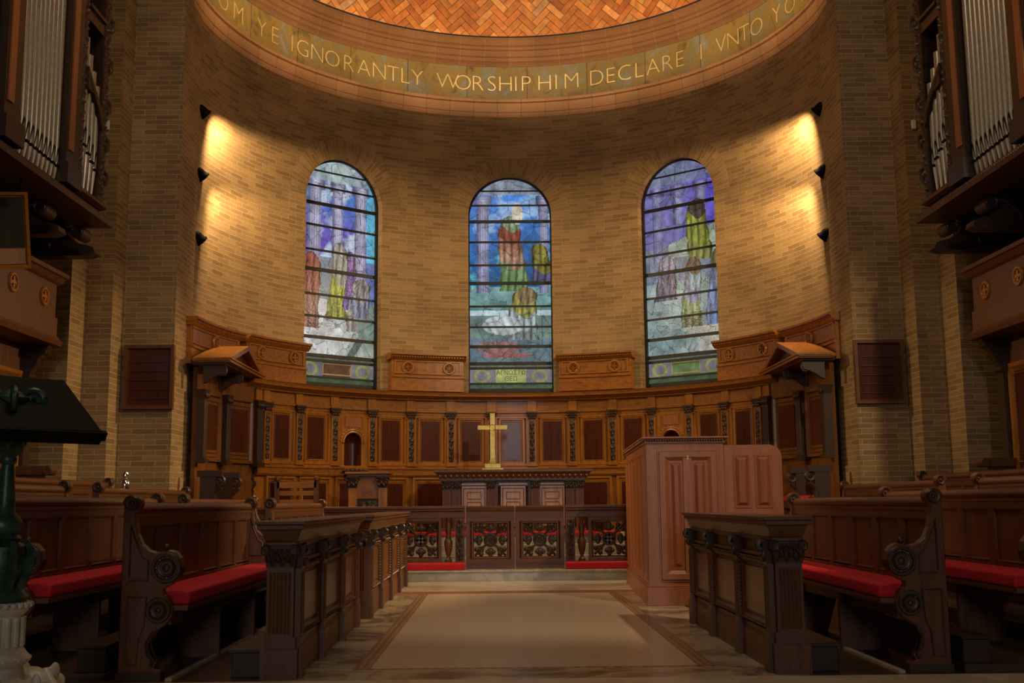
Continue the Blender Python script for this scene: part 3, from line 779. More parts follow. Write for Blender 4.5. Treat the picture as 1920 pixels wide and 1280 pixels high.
attic(68.6, 89, (77.4,), 'attic box with one roundel above the right gabled stall', R+.04)

# ------------------------------------------------------------------ gabled stalls at the ends of the panelling
def spiral(c, r0, turns, plane='xz', flip=1, n=26):
    P = []
    for i in range(n+1):
        t = i/n; a = flip*turns*2*pi*t; r = r0*(1-.82*t)
        u, v = r*cos(a), r*sin(a)
        P.append({'xz':(c[0]+u,c[1],c[2]+v),'yz':(c[0],c[1]+u,c[2]+v)}[plane])
    return P
for s, nm in ((-1, 'left'), (1, 'right')):
    root = thing('canopied_stall', 'gabled dark oak stall against the %s brick pier' % nm, 'stall', (s*3.74, .88, .15), -s*pi/2, 'gabled stalls')
    Z = -.15
    def sp(name, b, m, parent=root, **k): return obj(name, b, m, parent, (0,0,Z if parent is root else 0), **k)
    b = MB(); b.box(-.98,.98,.02,.36,.15,.62); sp('base', b, OAK)
    b = MB(); b.box(-.93,.93,.06,.36,.95,1.04); sp('seat', b, OAK)
    RB = 4.13; INV = (Matrix.Translation((s*3.74,.88,.15)) @ Matrix.Rotation(-s*pi/2, 4, 'Z')).inverted()
    for a in (70.6, 82.2):
        MM = INV @ Matrix.Rotation(-s*radians(a), 4, 'Z')
        b = MB(); b.frame(-.34,.34,1.64,2.56,RB-.03,RB+.03,.07); b.box(-.28,.28,RB-.004,RB+.05,1.70,2.50); b.box(-.41,.41,RB+.02,RB+.08,.6,2.86)
        bk = put('back_panel', b.mesh('back_panel', STALLW), root, M=MM)
        b = MB(); b.box(-.20,.20,RB-.018,RB,1.80,2.40); obj('panel_field', b, MAHOG, bk, bevel=.004)
        b = MB(); b.bead_rect(-.235,.235,1.755,2.445,RB-.014,.012,.034); obj('bead_moulding', b, STALLW, bk)
    for a in (64.9, 76.4, 87.8):
        MM = INV @ Matrix.Rotation(-s*radians(a), 4, 'Z')
        b = MB(); b.box(-.065,.065,RB-.08,RB+.03,1.62,2.46); b.taper(-.065,.065,RB-.08,RB+.03,2.44,2.56,.025,.025); b.box(-.085,.085,RB-.11,RB+.03,1.60,1.66)
        for i in range(4): b.cyl((-.045+.03*i,RB-.08,1.68),(-.045+.03*i,RB-.08,2.42),.011,n=6)
        for i in range(3): b.ball((-.05+.05*i,RB-.10,2.48),.024,.02,.035,6,4)
        put('pilaster', b.mesh('pilaster', CARVE), root, M=MM)
    for x in (-.90, .0, .90):
        b = MB(); out = [(.30,2.86),(.02,2.86),(.0,2.81),(.03,2.75),(.10,2.73),(.18,2.69),(.25,2.64),(.30,2.62)]
        b.prism(out, 'x', x-.04, x+.04); b.torus((x,.06,2.775),.045,.022,'x',14,6)
        sp('bracket', b, CARVE)
        b = MB(); b.box(x-.04,x+.04,.02,.34,1.42,1.50)
        b.tube(spiral((x,.06,1.36),.075,1.6,'yz'), .026, 6); b.tube([(x,.03,1.28),(x,.10,1.22),(x,.16,1.14),(x,.10,1.05),(x,.05,.98)], .035, 6)
        b.ball((x,.05,1.05),.05,.05,.06); b.box(x-.03,x+.03,.10,.30,.62,1.42); sp('arm', b, CARVE, smooth=True)
    b = MB(); b.box(-.98,.98,-.0,.42,2.86,2.92); can = sp('canopy', b, OAKX)
    b = MB(); w = 1.0; out = [(-w,2.915),(w,2.915),(0,3.20)]
    b.prism([(-w-.06,2.90),(-w-.06,2.935),(0,3.235),(w+.06,2.935),(w+.06,2.90),(w-.06,2.90),(0,3.165),(-w+.06,2.90)], 'y', -.07, .42)
    obj('gable_roof', b, HONEYX, can, bevel=.004)
    b = MB(); b.prism([(-w+.1,2.91),(w-.1,2.91),(0,3.16)], 'y', .03, .38); obj('tympanum', b, MAHOG, can)
    b = MB(); b.box(-w-.04,w+.04,-.075,.40,2.885,2.925); b.box(-w-.07,w+.07,-.095,.36,2.92,2.94); obj('gable_base_moulding', b, HONEYX, can)
    cu = MB(); cu.box(-.88,.88,.08,.32,0,.075)
    if s > 0: tag(obj('seat_cushion', cu, VELVET, None, (s*3.74, .88, 1.04), -s*pi/2, bevel=.02, seg=2), 'red cushion on the seat of the %s gabled stall' % nm, 'cushion')

# ------------------------------------------------------------------ altar and its cross
alt = thing('altar', 'carved dark oak altar with three light panels below the brass cross', 'altar', (0,2.86,.60))
L_ = (0,-2.86,-.60)
b = MB(); b.box(-1.0,1.0,2.98,3.55,.60,1.42); obj('body', b, ALTW, alt, L_)
b = MB(); b.box(-1.14,1.14,2.86,3.60,1.40,1.44); b.taper(-1.14,1.14,2.86,3.60,1.44,1.53,.07,.05); b.box(-1.23,1.23,2.80,3.62,1.53,1.565)
top = obj('table_top', b, ALTW, alt, L_)
b = MB()
for i in range(27):
    x = -1.13+2.26*i/26; b.ball((x,2.83,1.465),.026,.035,.032,7,5)
b.beads((-1.2,2.815,1.515),(1.2,2.815,1.515),.011,.026)
obj('gadroon_moulding', b, ALTW, top, smooth=True)
for x in (-.345,.345,-.875,.875,-1.03,1.03):
    b = MB(); b.box(x-.062,x+.062,2.91,3.0,.66,1.28); b.box(x-.075,x+.075,2.89,3.0,.60,.68)
    for i in range(5): b.cyl((x-.044+.022*i,2.91,.70),(x-.044+.022*i,2.91,1.26),.008,n=6)
    p = obj('pilaster', b, ALTW, alt, L_)
    b = MB(); b.taper(x-.06,x+.06,2.90,3.0,1.27,1.385,.016,.016); b.box(x-.08,x+.08,2.875,3.0,1.385,1.41)
    for i in range(4): b.ball((x-.05+.033*i,2.888,1.30+.02*(i%2)),.018,.014,.028,6,4)
    for q_ in (-.06,.06): b.torus((x+q_,2.878,1.365),.017,.009,'y',10,5)
    obj('capital', b, CARVE, p, smooth=True)
for x in (-.605,0,.605):
    b = MB(); b.box(x-.19,x+.19,2.955,3.0,.70,1.315); p = obj('panel', b, ALTP, alt, L_)
    b = MB(); b.frame(x-.17,x+.17,.74,1.285,2.942,2.96,.015)
    for z in (1.02,1.17): b.frame(x-.11,x+.11,z-.055,z+.055,2.945,2.956,.01)
    for i in range(4): b.box(x-.085+.056*i-.004,x-.085+.056*i+.004,2.948,2.956,.78,.95)
    obj('panel_tracery', b, ALTW, p)
    for q_ in (-.215,.215):
        b = MB(); b.relief(x+q_-.02,x+q_+.02,.70,1.31,2.958,.02,8,1.4,5); obj('carved_strip', b, CARVE, p, smooth=True)
    b = MB(); b.box(x-.22,x+.22,2.93,3.0,1.33,1.36); obj('panel_ledge', b, ALTP, p)
b = MB(); b.box(-1.12,1.12,2.88,3.55,.60,.66); obj('base', b, ALTW, alt, L_)
cr = thing('altar_cross', 'polished brass cross standing on the altar left of centre', 'cross', (-.315,3.05,1.565))
b = MB(); b.box(-.17,.17,-.09,.09,0,.03); b.box(-.125,.125,-.065,.065,.03,.10); b.taper(-.055,.055,-.04,.04,.10,.185,-.012,-.01); obj('stepped_foot', b, BRASS, cr, bevel=.004)
b = MB(); b.box(-.042,.042,-.018,.018,.18,.89); b.box(-.235,.235,-.017,.017,.625,.70); obj('shaft_and_arms', b, BRASS, cr, bevel=.005)
b = MB(); b.torus((0,-.02,.662),.045,.006,'y',24,5); b.cyl((0,-.017,.662),(0,-.022,.662),.04,n=20); obj('centre_disc', b, BRASS, cr, smooth=True)

# ------------------------------------------------------------------ communion rail with its gates
def openwork(mb, x, z, h, cross):
    """pierced scroll-work filling a square of half size h, facing -y at y=0"""
    r = h*.36
    mb.torus((x,0,z), r, .018, 'y', 26, 7); mb.torus((x,0,z), r*.72, .009, 'y', 22, 5)
    if cross:
        mb.box(x-.014,x+.014,-.012,.012,z-r,z+r); mb.box(x-r,x+r,-.012,.012,z-.014,z+.014)
        for a, c in ((0,1),(0,-1),(1,0),(-1,0)): mb.box(x+a*r*.75-.028,x+a*r*.75+.028,-.012,.012,z+c*r*.75-.028,z+c*r*.75+.028)
    else:
        mb.cyl((x,.01,z),(x,-.006,z),r*.95,n=22)
        for i in range(6): mb.ball((x+r*.42*cos(i*pi/3),-.01,z+r*.42*sin(i*pi/3)), r*.2,.014,r*.2,6,4)
        mb.ball((x,-.012,z),r*.2,.016,r*.2,6,4)
    for i in range(4):
        a = pi/2*i; c, d = cos(a), sin(a); px_, pz_ = x+c*h*.72, z+d*h*.72
        mb.ball((px_,0,pz_), h*.25,.020,h*.25,9,5)
        mb.ball((x+c*h*.92,0,z+d*h*.92), h*.15+.02*abs(d)*0,.018,h*.15,7,4)
        for q_ in (-1,1): mb.ball((px_-d*q_*h*.20,-.004,pz_+c*q_*h*.20), h*.14,.018,h*.14,7,4)
        a += pi/4; c, d = cos(a), sin(a)
        mb.tube([(x+c*r*1.0,0,z+d*r*1.0),(x+c*h*.75,0,z+d*h*.75),(x+c*h*1.36,0,z+d*h*1.36)], .020, 6)
        for q_ in (-1,1):
            cx_, cz_ = x+c*h*1.02-d*q_*h*.20, z+d*h*1.02+c*q_*h*.20
            mb.ball((cx_,-.003,cz_), h*.155,.018,h*.155,8,4)
            mb.tube([(x+c*h*.62,0,z+d*h*.62),(x+c*h*.8-d*q_*h*.14,0,z+d*h*.8+c*q_*h*.14),(cx_,0,cz_)], .014, 5)
YR = 1.33
for s, nm in ((-1,'left'),(1,'right')):
    g = thing('communion_gate', '%s leaf of the carved oak communion gate with a rose roundel' % nm, 'gate', (s*.345,YR,.15), 0, 'communion gates')
    b = MB(); b.frame(-.338,.338,.08,.70,-.045,.03,.09); b.box(-.338,.338,-.035,.03,0,.10); b.box(-.338,.338,-.05,.03,.0,.05)
    b.box(-.338,.338,-.03,.03,.69,.80); b.frame(-.26,.26,.145,.645,-.03,.0,.03)
    obj('gate_frame', b, OAKX, g)
    b = MB(); b.taper(-.338,.338,-.04,.04,.79,.845,.0,.02); b.box(-.338,.338,-.06,.06,.845,.865); t = obj('gate_top_rail', b, OAKX, g)
    b = MB(); b.beads((-.33,-.045,.80),(.33,-.045,.80),.010,.024); obj('bead_moulding', b, OAK, t)
    b = MB(); openwork(b, 0, .395, .225, False); obj('pierced_scrollwork', b, CARVE, g, smooth=True)
    rl = thing('communion_rail', 'carved oak communion rail %s of the gates with turned balusters' % nm, 'rail', (s*.70,YR,.15), 0, 'communion rails')
    X = 2.98
    def sx(a, c): return sorted((s*a, s*c))
    def bx(mb, a, c, *r): p, q_ = sx(a, c); mb.box(p, q_, *r)
    b = MB(); bx(b, 0, X, -.05,.05,0,.10); bx(b, 0, X, -.06,.06,0,.045); obj('bottom_rail', b, OAKX, rl)
    b = MB(); bx(b, 0, X, -.05,.05,.70,.80); bx(b,0,X,-.065,.065,.80,.83); bx(b,0,X,-.085,.085,.83,.87); t = obj('top_rail', b, OAKX, rl, bevel=.006)
    b = MB(); b.beads((0,-.058,.79),(s*X,-.058,.79),.012,.026); obj('bead_moulding', b, OAK, t)
    def post(x):
        b = MB(); b.box(s*x-.065,s*x+.065,-.05,.05,.10,.70); p = obj('post', b, OAK, rl)
        b = MB(); b.relief(s*x-.05,s*x+.05,.12,.68,-.052,.02,10,1.3,6); obj('carved_vine', b, CARVE, p, smooth=True)
    def balu(x):
        b = MB(); b.lathe([(.05,.10),(.05,.13),(.028,.15),(.024,.18),(.045,.24),(.056,.32),(.060,.38),(.036,.42),(.040,.44),(.030,.46),(.044,.54),(.038,.60),(.022,.64),(.034,.66),(.045,.70)], 14, Matrix.Translation((s*x,0,0)))
        obj('baluster', b, OAK, rl, smooth=True)
    def panl(x):
        b = MB(); b.frame(s*x-.29,s*x+.29,.10,.70,-.04,.03,.07); p = obj('openwork_panel', b, OAK, rl)
        b = MB(); openwork(b, s*x, .40, .222, True); obj('pierced_scrollwork', b, CARVE, p, smooth=True)
    post(.07); x = .23
    while x < X-.3:
        balu(x); panl(x+.385); x += .77
        balu(x); x += 0; 
        if x+.2 < X: post(x+.16); x += .32
    k = MB(); a, c = sorted((s*.69, s*2.9)); k.box(a, c, 1.06, 1.26, .15, .245)
    tag(obj('kneeler', k, VELVET, bevel=.018, seg=2), 'long red velvet kneeler before the %s communion rail' % nm, 'kneeler', 'communion rail kneelers')

# ------------------------------------------------------------------ things standing in the chancel
ld = thing('litany_desk', 'carved oak prayer desk with the letters IHS beside the left niche', 'prayer desk', (-2.14,2.2,.15))
Lz = (0,0,-.15)
b = MB(); b.box(-.24,.24,-.14,.16,.15,1.46); obj('body', b, HONEY, ld, Lz)
b = MB(); b.box(-.30,.30,-.22,.20,1.46,1.49); b.box(-.33,.33,-.26,.22,1.49,1.525); obj('desk_top', b, HONEYX, ld, Lz, bevel=.005)
for x in (-.22,.22):
    b = MB(); b.box(x-.06,x+.06,-.20,-.10,.25,1.30); b.box(x-.075,x+.075,-.215,-.10,.15,.25); p = obj('pilaster', b, HONEY, ld, Lz)
    b = MB(); b.taper(x-.055,x+.055,-.20,-.10,1.29,1.44,.03,.03); b.box(x-.09,x+.09,-.235,-.10,1.44,1.462)
    for i in range(4): b.ball((x-.05+.034*i,-.215,1.33+.03*(i%2)),.022,.018,.036,6,4)
    for q_ in (-.075,.075): b.torus((x+q_,-.225,1.42),.022,.011,'y',10,5)
    obj('capital', b, CARVE, p, smooth=True)
b = MB(); b.frame(-.155,.155,.82,1.14,-.165,-.13,.03); b.relief(-.125,.125,.85,1.11,-.145,.03,14,1.0,9); obj('carved_panel', b, CARVE, ld, Lz, smooth=True)
put('lettering', text_mesh('IHS', .12, .008, CONS, 'lettering'), ld, (0,-.146,1.185-.15))

ch = thing('armchair', 'dark carved oak armchair with a slatted back behind the small left pew', 'armchair', (-3.20,1.95,.15))
def cp_(n, b, m=OAK, **k): return obj(n, b, m, ch, Lz, **k)
for x in (-.29,.29):
    b = MB(); b.lathe([(.03,.15),(.04,.2),(.026,.3),(.042,.42),(.03,.52),(.04,.58)], 10, Matrix.Translation((x,-.30,0))); cp_('leg', b, smooth=True)
    b = MB(); b.box(x-.035,x+.035,.17,.23,.15,1.40); b.ball((x,.2,1.43),.05,.05,.05); cp_('back_post', b)
    b = MB(); b.box(x-.035,x+.035,-.34,.2,.84,.89); b.tube(spiral((x,-.35,.83),.06,1.4,'yz'),.024,6); b.box(x-.03,x+.03,-.30,-.24,.58,.85)
    for i in range(5): b.ball((x,-.29+.1*i,.74),.03,.045,.06,6,4)
    cp_('arm', b, CARVE, smooth=True)
b = MB(); b.box(-.34,.34,-.34,.23,.55,.61); cp_('seat', b)
for z in (.80,.93,1.06,1.19): b = MB(); b.box(-.26,.26,.185,.215,z,z+.07); cp_('back_slat', b, HONEYX)
b = MB(); b.box(-.29,.29,.17,.23,1.30,1.39); cp_('top_rail', b, HONEYX)

# ------------------------------------------------------------------ the tall case in front of the rail
def raised(b, x0, x1, z0, z1, ya, yb, w):      # fielded panel with wide sloping edges
    b.add([(x0,ya,z0),(x1,ya,z0),(x1,ya,z1),(x0,ya,z1),(x0+w,yb,z0+w),(x1-w,yb,z0+w),(x1-w,yb,z1-w),(x0+w,yb,z1-w)], [(4,5,6,7),(0,1,5,4),(1,2,6,5),(2,3,7,6),(3,0,4,7)])
CONSP = wood('fielded_mahogany', (.25,.082,.036), 'z', rough=.24, var=.25)
co = thing('organ_console_case', 'tall reddish mahogany case with raised panels and a rounded side leaf', 'console case', (1.32,-2.75,0), -radians(2.75))
b = MB(); b.box(0,.80,0,3.2,.20,1.66); obj('body', b, CONS, co)
b = MB(); b.box(-.03,.83,-.03,3.22,0,.185); b.box(-.015,.815,-.015,3.21,.185,.205); obj('plinth', b, CONS, co, bevel=.004)
b = MB(); b.box(-.015,.815,-.015,3.21,1.655,1.675); b.taper(-.015,.815,-.015,3.21,1.675,1.705,.02,.02); b.box(-.045,.845,-.045,3.23,1.705,1.722); cn = obj('cornice', b, CONS, co)
b = MB()
for i in range(30): b.ball((.0+.80*(i+.5)/30,-.025,1.683),.011,.016,.014,6,4)
for i in range(110): b.ball((-.025,.0+3.2*(i+.5)/110,1.683),.016,.011,.014,6,4)
obj('leaf_moulding', b, OAK, cn, smooth=True)
b = MB(); b.frame(.115,.735,.24,1.58,-.012,.005,.02); b.frame(.13,.72,.26,1.565,-.022,.005,.10); b.box(.375,.465,-.020,.005,.30,1.50); dr = obj('door', b, CONS, co)
for x0, x1 in ((.225,.375),(.465,.62)):
    b = MB(); b.frame(x0,x1,.36,1.47,-.004,.012,.045); b.prism([(x0+.018,.378),(x1-.018,.378),(x1-.018,1.452),(x0+.018,1.452)],'y',.004,.01); raised(b,x0+.02,x1-.02,.38,1.45,.004,-.024,.036); obj('raised_panel', b, CONSP, dr)
b = MB(); b.cyl((.425,-.024,1.515),(.425,-.019,1.515),.012,n=12); b.box(.418,.432,-.024,-.019,1.485,1.515); obj('keyhole_plate', b, BRASS, dr)
for i in range(6):
    y0 = .12+.51*i; b = MB(); M = Matrix.Rotation(-pi/2, 4, 'Z'); q_ = MB()
    q_.frame(-y0-.47,-y0,.25,1.60,-.016,.005,.075); q_.frame(-y0-.395,-y0-.075,.33,1.52,-.004,.01,.05)
    b.add([tuple(M @ Vector(v)) for v in q_.v], q_.f); obj('side_panel', b, CONS, co)
b = MB(); rr = .13; out = [(.80,.0),(1.40,.0),(1.40,1.63-rr)]+[(1.40-rr+rr*cos(pi/2*i/8),1.63-rr+rr*sin(pi/2*i/8)) for i in range(1,9)]+[(.80,1.63)]
b.prism(out, 'y', .0, .05); wg = obj('rounded_leaf', b, CONS, co, bevel=.004)
for x0, x1 in ((.895,1.07),(1.115,1.29)):
    b = MB(); b.frame(x0,x1,.98,1.53,-.006,.01,.04); raised(b,x0+.02,x1-.02,1.0,1.51,.002,-.024,.036); obj('raised_panel', b, CONSP, wg)
b = MB(); b.box(.86,1.33,-.02,0,.90,.93); obj('leaf_ledge', b, CONS, wg)

# ------------------------------------------------------------------ choir desk fronts along the aisle
def choir_desk(x, y0, y1, bays, s, label):
    L = y1-y0; h = L/2
    root = thing('choir_desk', label, 'choir desk', (x, (y0+y1)/2, 0), -s*pi/2, 'choir desks along the aisle')
    b = MB(); b.box(-h+.02,h-.02,-.06,.09,.0,.84); obj('body', b, OAK, root)
    b = MB(); b.box(-h,h,-.085,.11,0,.17); b.taper(-h,h,-.085,.11,.17,.21,-.012,-.012); b.box(-h+.005,h-.005,-.075,.10,.21,.235); pl = obj('plinth', b, OAKX, root)
    b = MB(); b.box(-h,h,-.085,.11,.80,.825); b.taper(-h,h,-.085,.11,.825,.90,.025,.03); b.box(-h-.04,h+.04,-.13,.16,.90,.93); b.box(-h-.055,h+.055,-.145,.17,.93,.955); obj('top_rail', b, OAKX, root, bevel=.004)
    st = L/bays
    xs = [-h+.10]+[-h+st*i for i in range(1, bays)]+[h-.10]
    for i, xx in enumerate(xs):
        b = MB(); b.box(xx-.05,xx+.05,-.105,-.05,.0,.70); b.box(xx-.065,xx+.065,-.12,-.05,0,.20); b.box(xx-.058,xx+.058,-.112,-.05,.20,.245); p = obj('pilaster', b, OAK, root)
        b = MB(); b.taper(xx-.05,xx+.05,-.11,-.05,.66,.80,.02,.025); b.tube(spiral((xx,-.125,.77),.035,1.3,'yz'),.020,6)
        for q_ in (-.035,0,.035): b.ball((xx+q_,-.12,.70),.018,.02,.03,6,4)
        obj('capital', b, CARVE, p, smooth=True)
        b = MB()
        for q_ in (-.03,0,.03): b.cyl((xx+q_,-.105,.26),(xx+q_,-.105,.64),.010,n=6)
        obj('fluting', b, OAK, p, smooth=True)
    for i in range(bays):
        a, c = xs[i]+.065, xs[i+1]-.065
        b = MB(); b.frame(a,c,.25,.68,-.085,-.055,.05); b.box(a,c,-.085,-.05,.70,.72); p = obj('panel', b, OAK, root)
        b = MB(); b.box(a+.06,c-.06,-.072,-.05,.31,.62); obj('panel_field', b, STALLW, p, bevel=.006)
        b = MB(); b.bead_rect(a+.012,c-.012,.26,.68,-.090,.011,.027); obj('bead_moulding', b, OAK, p)
    for e in (-1, 1):          # broad fluted pilaster on each end
        b = MB(); a, c = sorted((e*(h-.01), e*(h+.03))); b.box(a,c,-.10,.125,.0,.18); a, c = sorted((e*(h-.01), e*(h+.015))); b.box(a,c,-.085,.11,.18,.25); b.box(a,c,-.07,.095,.25,.68)
        p = obj('end_pilaster', b, OAK, root)
        b = MB()
        for q_ in range(6): b.cyl((e*(h+.015),-.045+.023*q_,.27),(e*(h+.015),-.045+.023*q_,.64),.0095,n=6)
        obj('fluting', b, OAK, p, smooth=True)
        b = MB(); a, c = sorted((e*(h-.02), e*(h+.02))); b.taper(a,c,-.075,.10,.67,.80,.012,.012)
        for q_ in range(6): b.ball((e*(h+.025),-.06+.03*q_,.71+.02*(q_%2)),.02,.02,.035,6,4)
        for q_ in (-.075,.10): b.torus((e*(h+.025),q_,.775),.024,.012,'x',12,5)
        for q_ in range(4): b.ball((e*(h+.028),-.03+.028*q_,.765),.015,.016,.02,6,4)
        obj('capital', b, CARVE, p, smooth=True)
    return root
choir_desk(-1.56, -7.33, -4.36, 3, -1, 'near left choir desk with fluted end pilaster, before the first left pew')
choir_desk(-1.53, -3.78, .36, 4, -1, 'far left choir desk running up to the communion rail')
choir_desk(1.56, -7.33, -4.36, 3, 1, 'right choir desk with fluted end pilaster, before the tall mahogany case')
for s, nm in ((-1,'left'),(1,'right')):
    b = MB(); a, c = sorted((s*1.70, s*1.88)); b.box(a, c, -7.25, -4.45, 0, .15); a, c = sorted((s*1.685, s*1.90)); b.box(a, c, -7.27, -4.43, .15, .175)
    tag(obj('kneeling_bench', b, OAKD, bevel=.004), 'low dark kneeling bench behind the near %s choir desk' % nm, 'kneeling bench', 'kneeling benches')

# ------------------------------------------------------------------ pews facing the aisle
OUT = [(0,0),(.26,0),(.26,.07),(.215,.075),(.235,.11),(.205,.135),(.175,.15),(.165,.20),(.185,.26),(.23,.30),(.285,.335),(.315,.38),(.32,.43),(.30,.48),(.265,.515),(.255,.545),
       (.31,.575),(.355,.62),(.372,.68),(.36,.735),(.325,.775),(.285,.785),(.265,.775),(.21,.77),(.16,.785),(.12,.82),(.092,.88),(.078,.95),(.072,1.01),(.09,1.03),(.108,1.06),(.105,1.095),(.075,1.12),(.04,1.125),(.008,1.11),(-.012,1.08),(0,1.05)]
def pew_end_mesh():
    b = MB(); b.prism([(-d, z) for d, z in OUT], 'x', -.035, .035); return b.mesh('pew_end', OAK, bevel=.006)
ME_END = pew_end_mesh()
b = MB()
for e in (-1, 1):
    x = e*.036
    for c, r in (((-.275,.675),.092),((-.235,.42),.074)):
        b.torus((x,c[0],c[1]), r*.88, .014, 'x', 24, 6); b.torus((x,c[0],c[1]), r*.52, .011, 'x', 20, 5); b.ball((x,c[0],c[1]), .014, r*.28, r*.28, 10, 6)
        for i in range(8): b.ball((x,c[0]+r*.70*cos(i*pi/4),c[1]+r*.70*sin(i*pi/4)),.007,r*.13,r*.13,6,4)
    b.torus((x,-.052,1.07), .036, .012, 'x', 16, 5); b.ball((x,-.052,1.07),.012,.016,.016)
    b.tube([(x,-.05,.62),(x,-.05,.93),(x,-.075,.86),(x,-.13,.74),(x,-.165,.72),(x,-.165,.60),(x,-.05,.60)], .006, 5)
    b.tube([(x,-.04,.50),(x,-.04,.10),(x,-.11,.10),(x,-.12,.25),(x,-.15,.33),(x,-.16,.50),(x,-.04,.50)], .006, 5)
    b.tube([(x,-.20,.09),(x,-.215,.12),(x,-.19,.15),(x,-.17,.22),(x,-.21,.29)], .012, 5)
b.ball((0,-.262,.80),.022,.022,.022); b.box(-.042,.042,-.262,.01,0,.05)
ME_ENDC = b.mesh('end_carving', CARVE, True)
def pew(s, xb, y0, y1, z, label, cushion_label, group):
    L = y1-y0; h = L/2
    root = thing('pew', label, 'pew', (s*xb, (y0+y1)/2, z), -s*pi/2, group)
    for e in (-1, 1):
        p = put('pew_end', ME_END, root, (e*(h-.035),0,0)); put('end_carving', ME_ENDC, p)
    n = max(2, round(L/.58)); w = (L-.14)/n
    b = MB(); b.box(-h+.06,h-.06,-.035,-.012,.30,1.02)
    b.box(-h+.06,h-.06,-.05,.0,.40,.56); b.box(-h+.06,h-.06,-.055,.005,.93,1.01)
    for i in range(n+1):
        x = -h+.07+w*i; b.box(x-.04,x+.04,-.052,.003,.40,1.0)
    for i in range(n):
        x = -h+.07+w*i
        b.frame(x+.035,x+w-.035,.55,.935,-.050,-.03,.025)
    bk = obj('backrest', b, OAK, root)
    b = MB(); b.tube([(-h+.03,-.03,1.035),(h-.03,-.03,1.035)], .038, 10); b.box(-h+.05,h-.05,-.06,.012,.985,1.005); obj('top_rail', b, OAKX, bk, smooth=True)
    b = MB(); b.box(-h+.05,h-.05,-.40,-.02,.415,.445); b.box(-h+.05,h-.05,-.30,-.28,.33,.415); obj('seat', b, OAKX, root)
    for x in ([0] if L < 3.3 else [-L/6, L/6]): b = MB(); b.box(x-.02,x+.02,-.34,-.02,0,.415); obj('seat_support', b, OAK, root)
    if not cushion_label: return root
    c = MB(); c.box(-h+.075,h-.075,-.40,-.06,0,.085)
    o = obj('pew_cushion', c, VELVET, None, (s*xb, (y0+y1)/2, z+.446), -s*pi/2, bevel=.022, seg=3)
    tag(o, cushion_label, 'cushion', 'red pew cushions')
    return root
G = 'choir pews'
pew(-1, 2.545, -7.36, -4.0, 0, 'near left pew with scrolled ends, first behind the choir desk', 'red cushion on the near left pew beside the choir desk', G)
pew(-1, 2.52, -3.33, -.1, 0, 'short bright left pew before the armchair, first of the far block', 'red cushion on the first left pew of the far block', G)
pew(-1, 3.40, -7.36, -4.0, .05, 'near left pew behind the bronze lectern, second from the aisle', 'red cushion on the left pew behind the bronze lectern', G)
pew(-1, 3.37, -3.33, -.1, .05, 'left pew of the far block, second from the aisle', None, G)
pew(-1, 4.25, -7.30, -4.0, .17, 'near left pew third from the aisle, one step up', None, G)
pew(-1, 4.21, -3.33, -.2, .17, 'left pew of the far block in front of the brick pier, carrying the silver flask', None, G)
pew(-1, 4.92, -7.25, -.95, .27, 'long left back-row pew at the foot of the brick pier', None, G)
pew(1, 2.545, -7.36, -4.0, 0, 'near right pew with scrolled ends, first behind the choir desk', 'red cushion on the near right pew beside the choir desk', G)
pew(1, 3.40, -7.36, -4.0, .05, 'near right pew second from the aisle', 'red cushion on the second right pew at the picture edge', G)
pew(1, 4.27, -7.30, -4.0, .17, 'near right pew third from the aisle, one step up', None, G)
pew(1, 4.21, -3.33, -.2, .17, 'right pew of the far block at the foot of the brick pier', None, G)
pew(1, 4.92, -7.25, -.95, .27, 'long right back-row pew below the wooden board', None, G)
for s, nm in ((-1,'left'),(1,'right')):
    for xa, xb, z, y0, w_ in ((2.63,2.80,.05,-7.33,'second'),):
        b = MB(); a, c = sorted((s*xa, s*xb)); b.box(a, c, y0, -4.03, z, z+.145); a, c = sorted((s*(xa-.01), s*(xb+.015))); b.box(a, c, y0-.015, -4.0, z+.145, z+.165)
        tag(obj('kneeling_bench', b, OAKD, bevel=.004), 'low dark kneeling bench at the feet of the %s %s pew' % (w_, nm), 'kneeling bench', 'kneeling benches')

v = MB(); v.lathe([(.045,0),(.048,.02),(.046,.06),(.035,.085),(.02,.095),(.018,.11),(.032,.118),(.034,.15),(.028,.168),(.008,.172)], 20)
tag(obj('silver_flask', v, SILVER, None, (-4.185,-2.45,1.243), smooth=True), 'small shiny silver flask standing on a left pew back before the brick pier', 'flask')

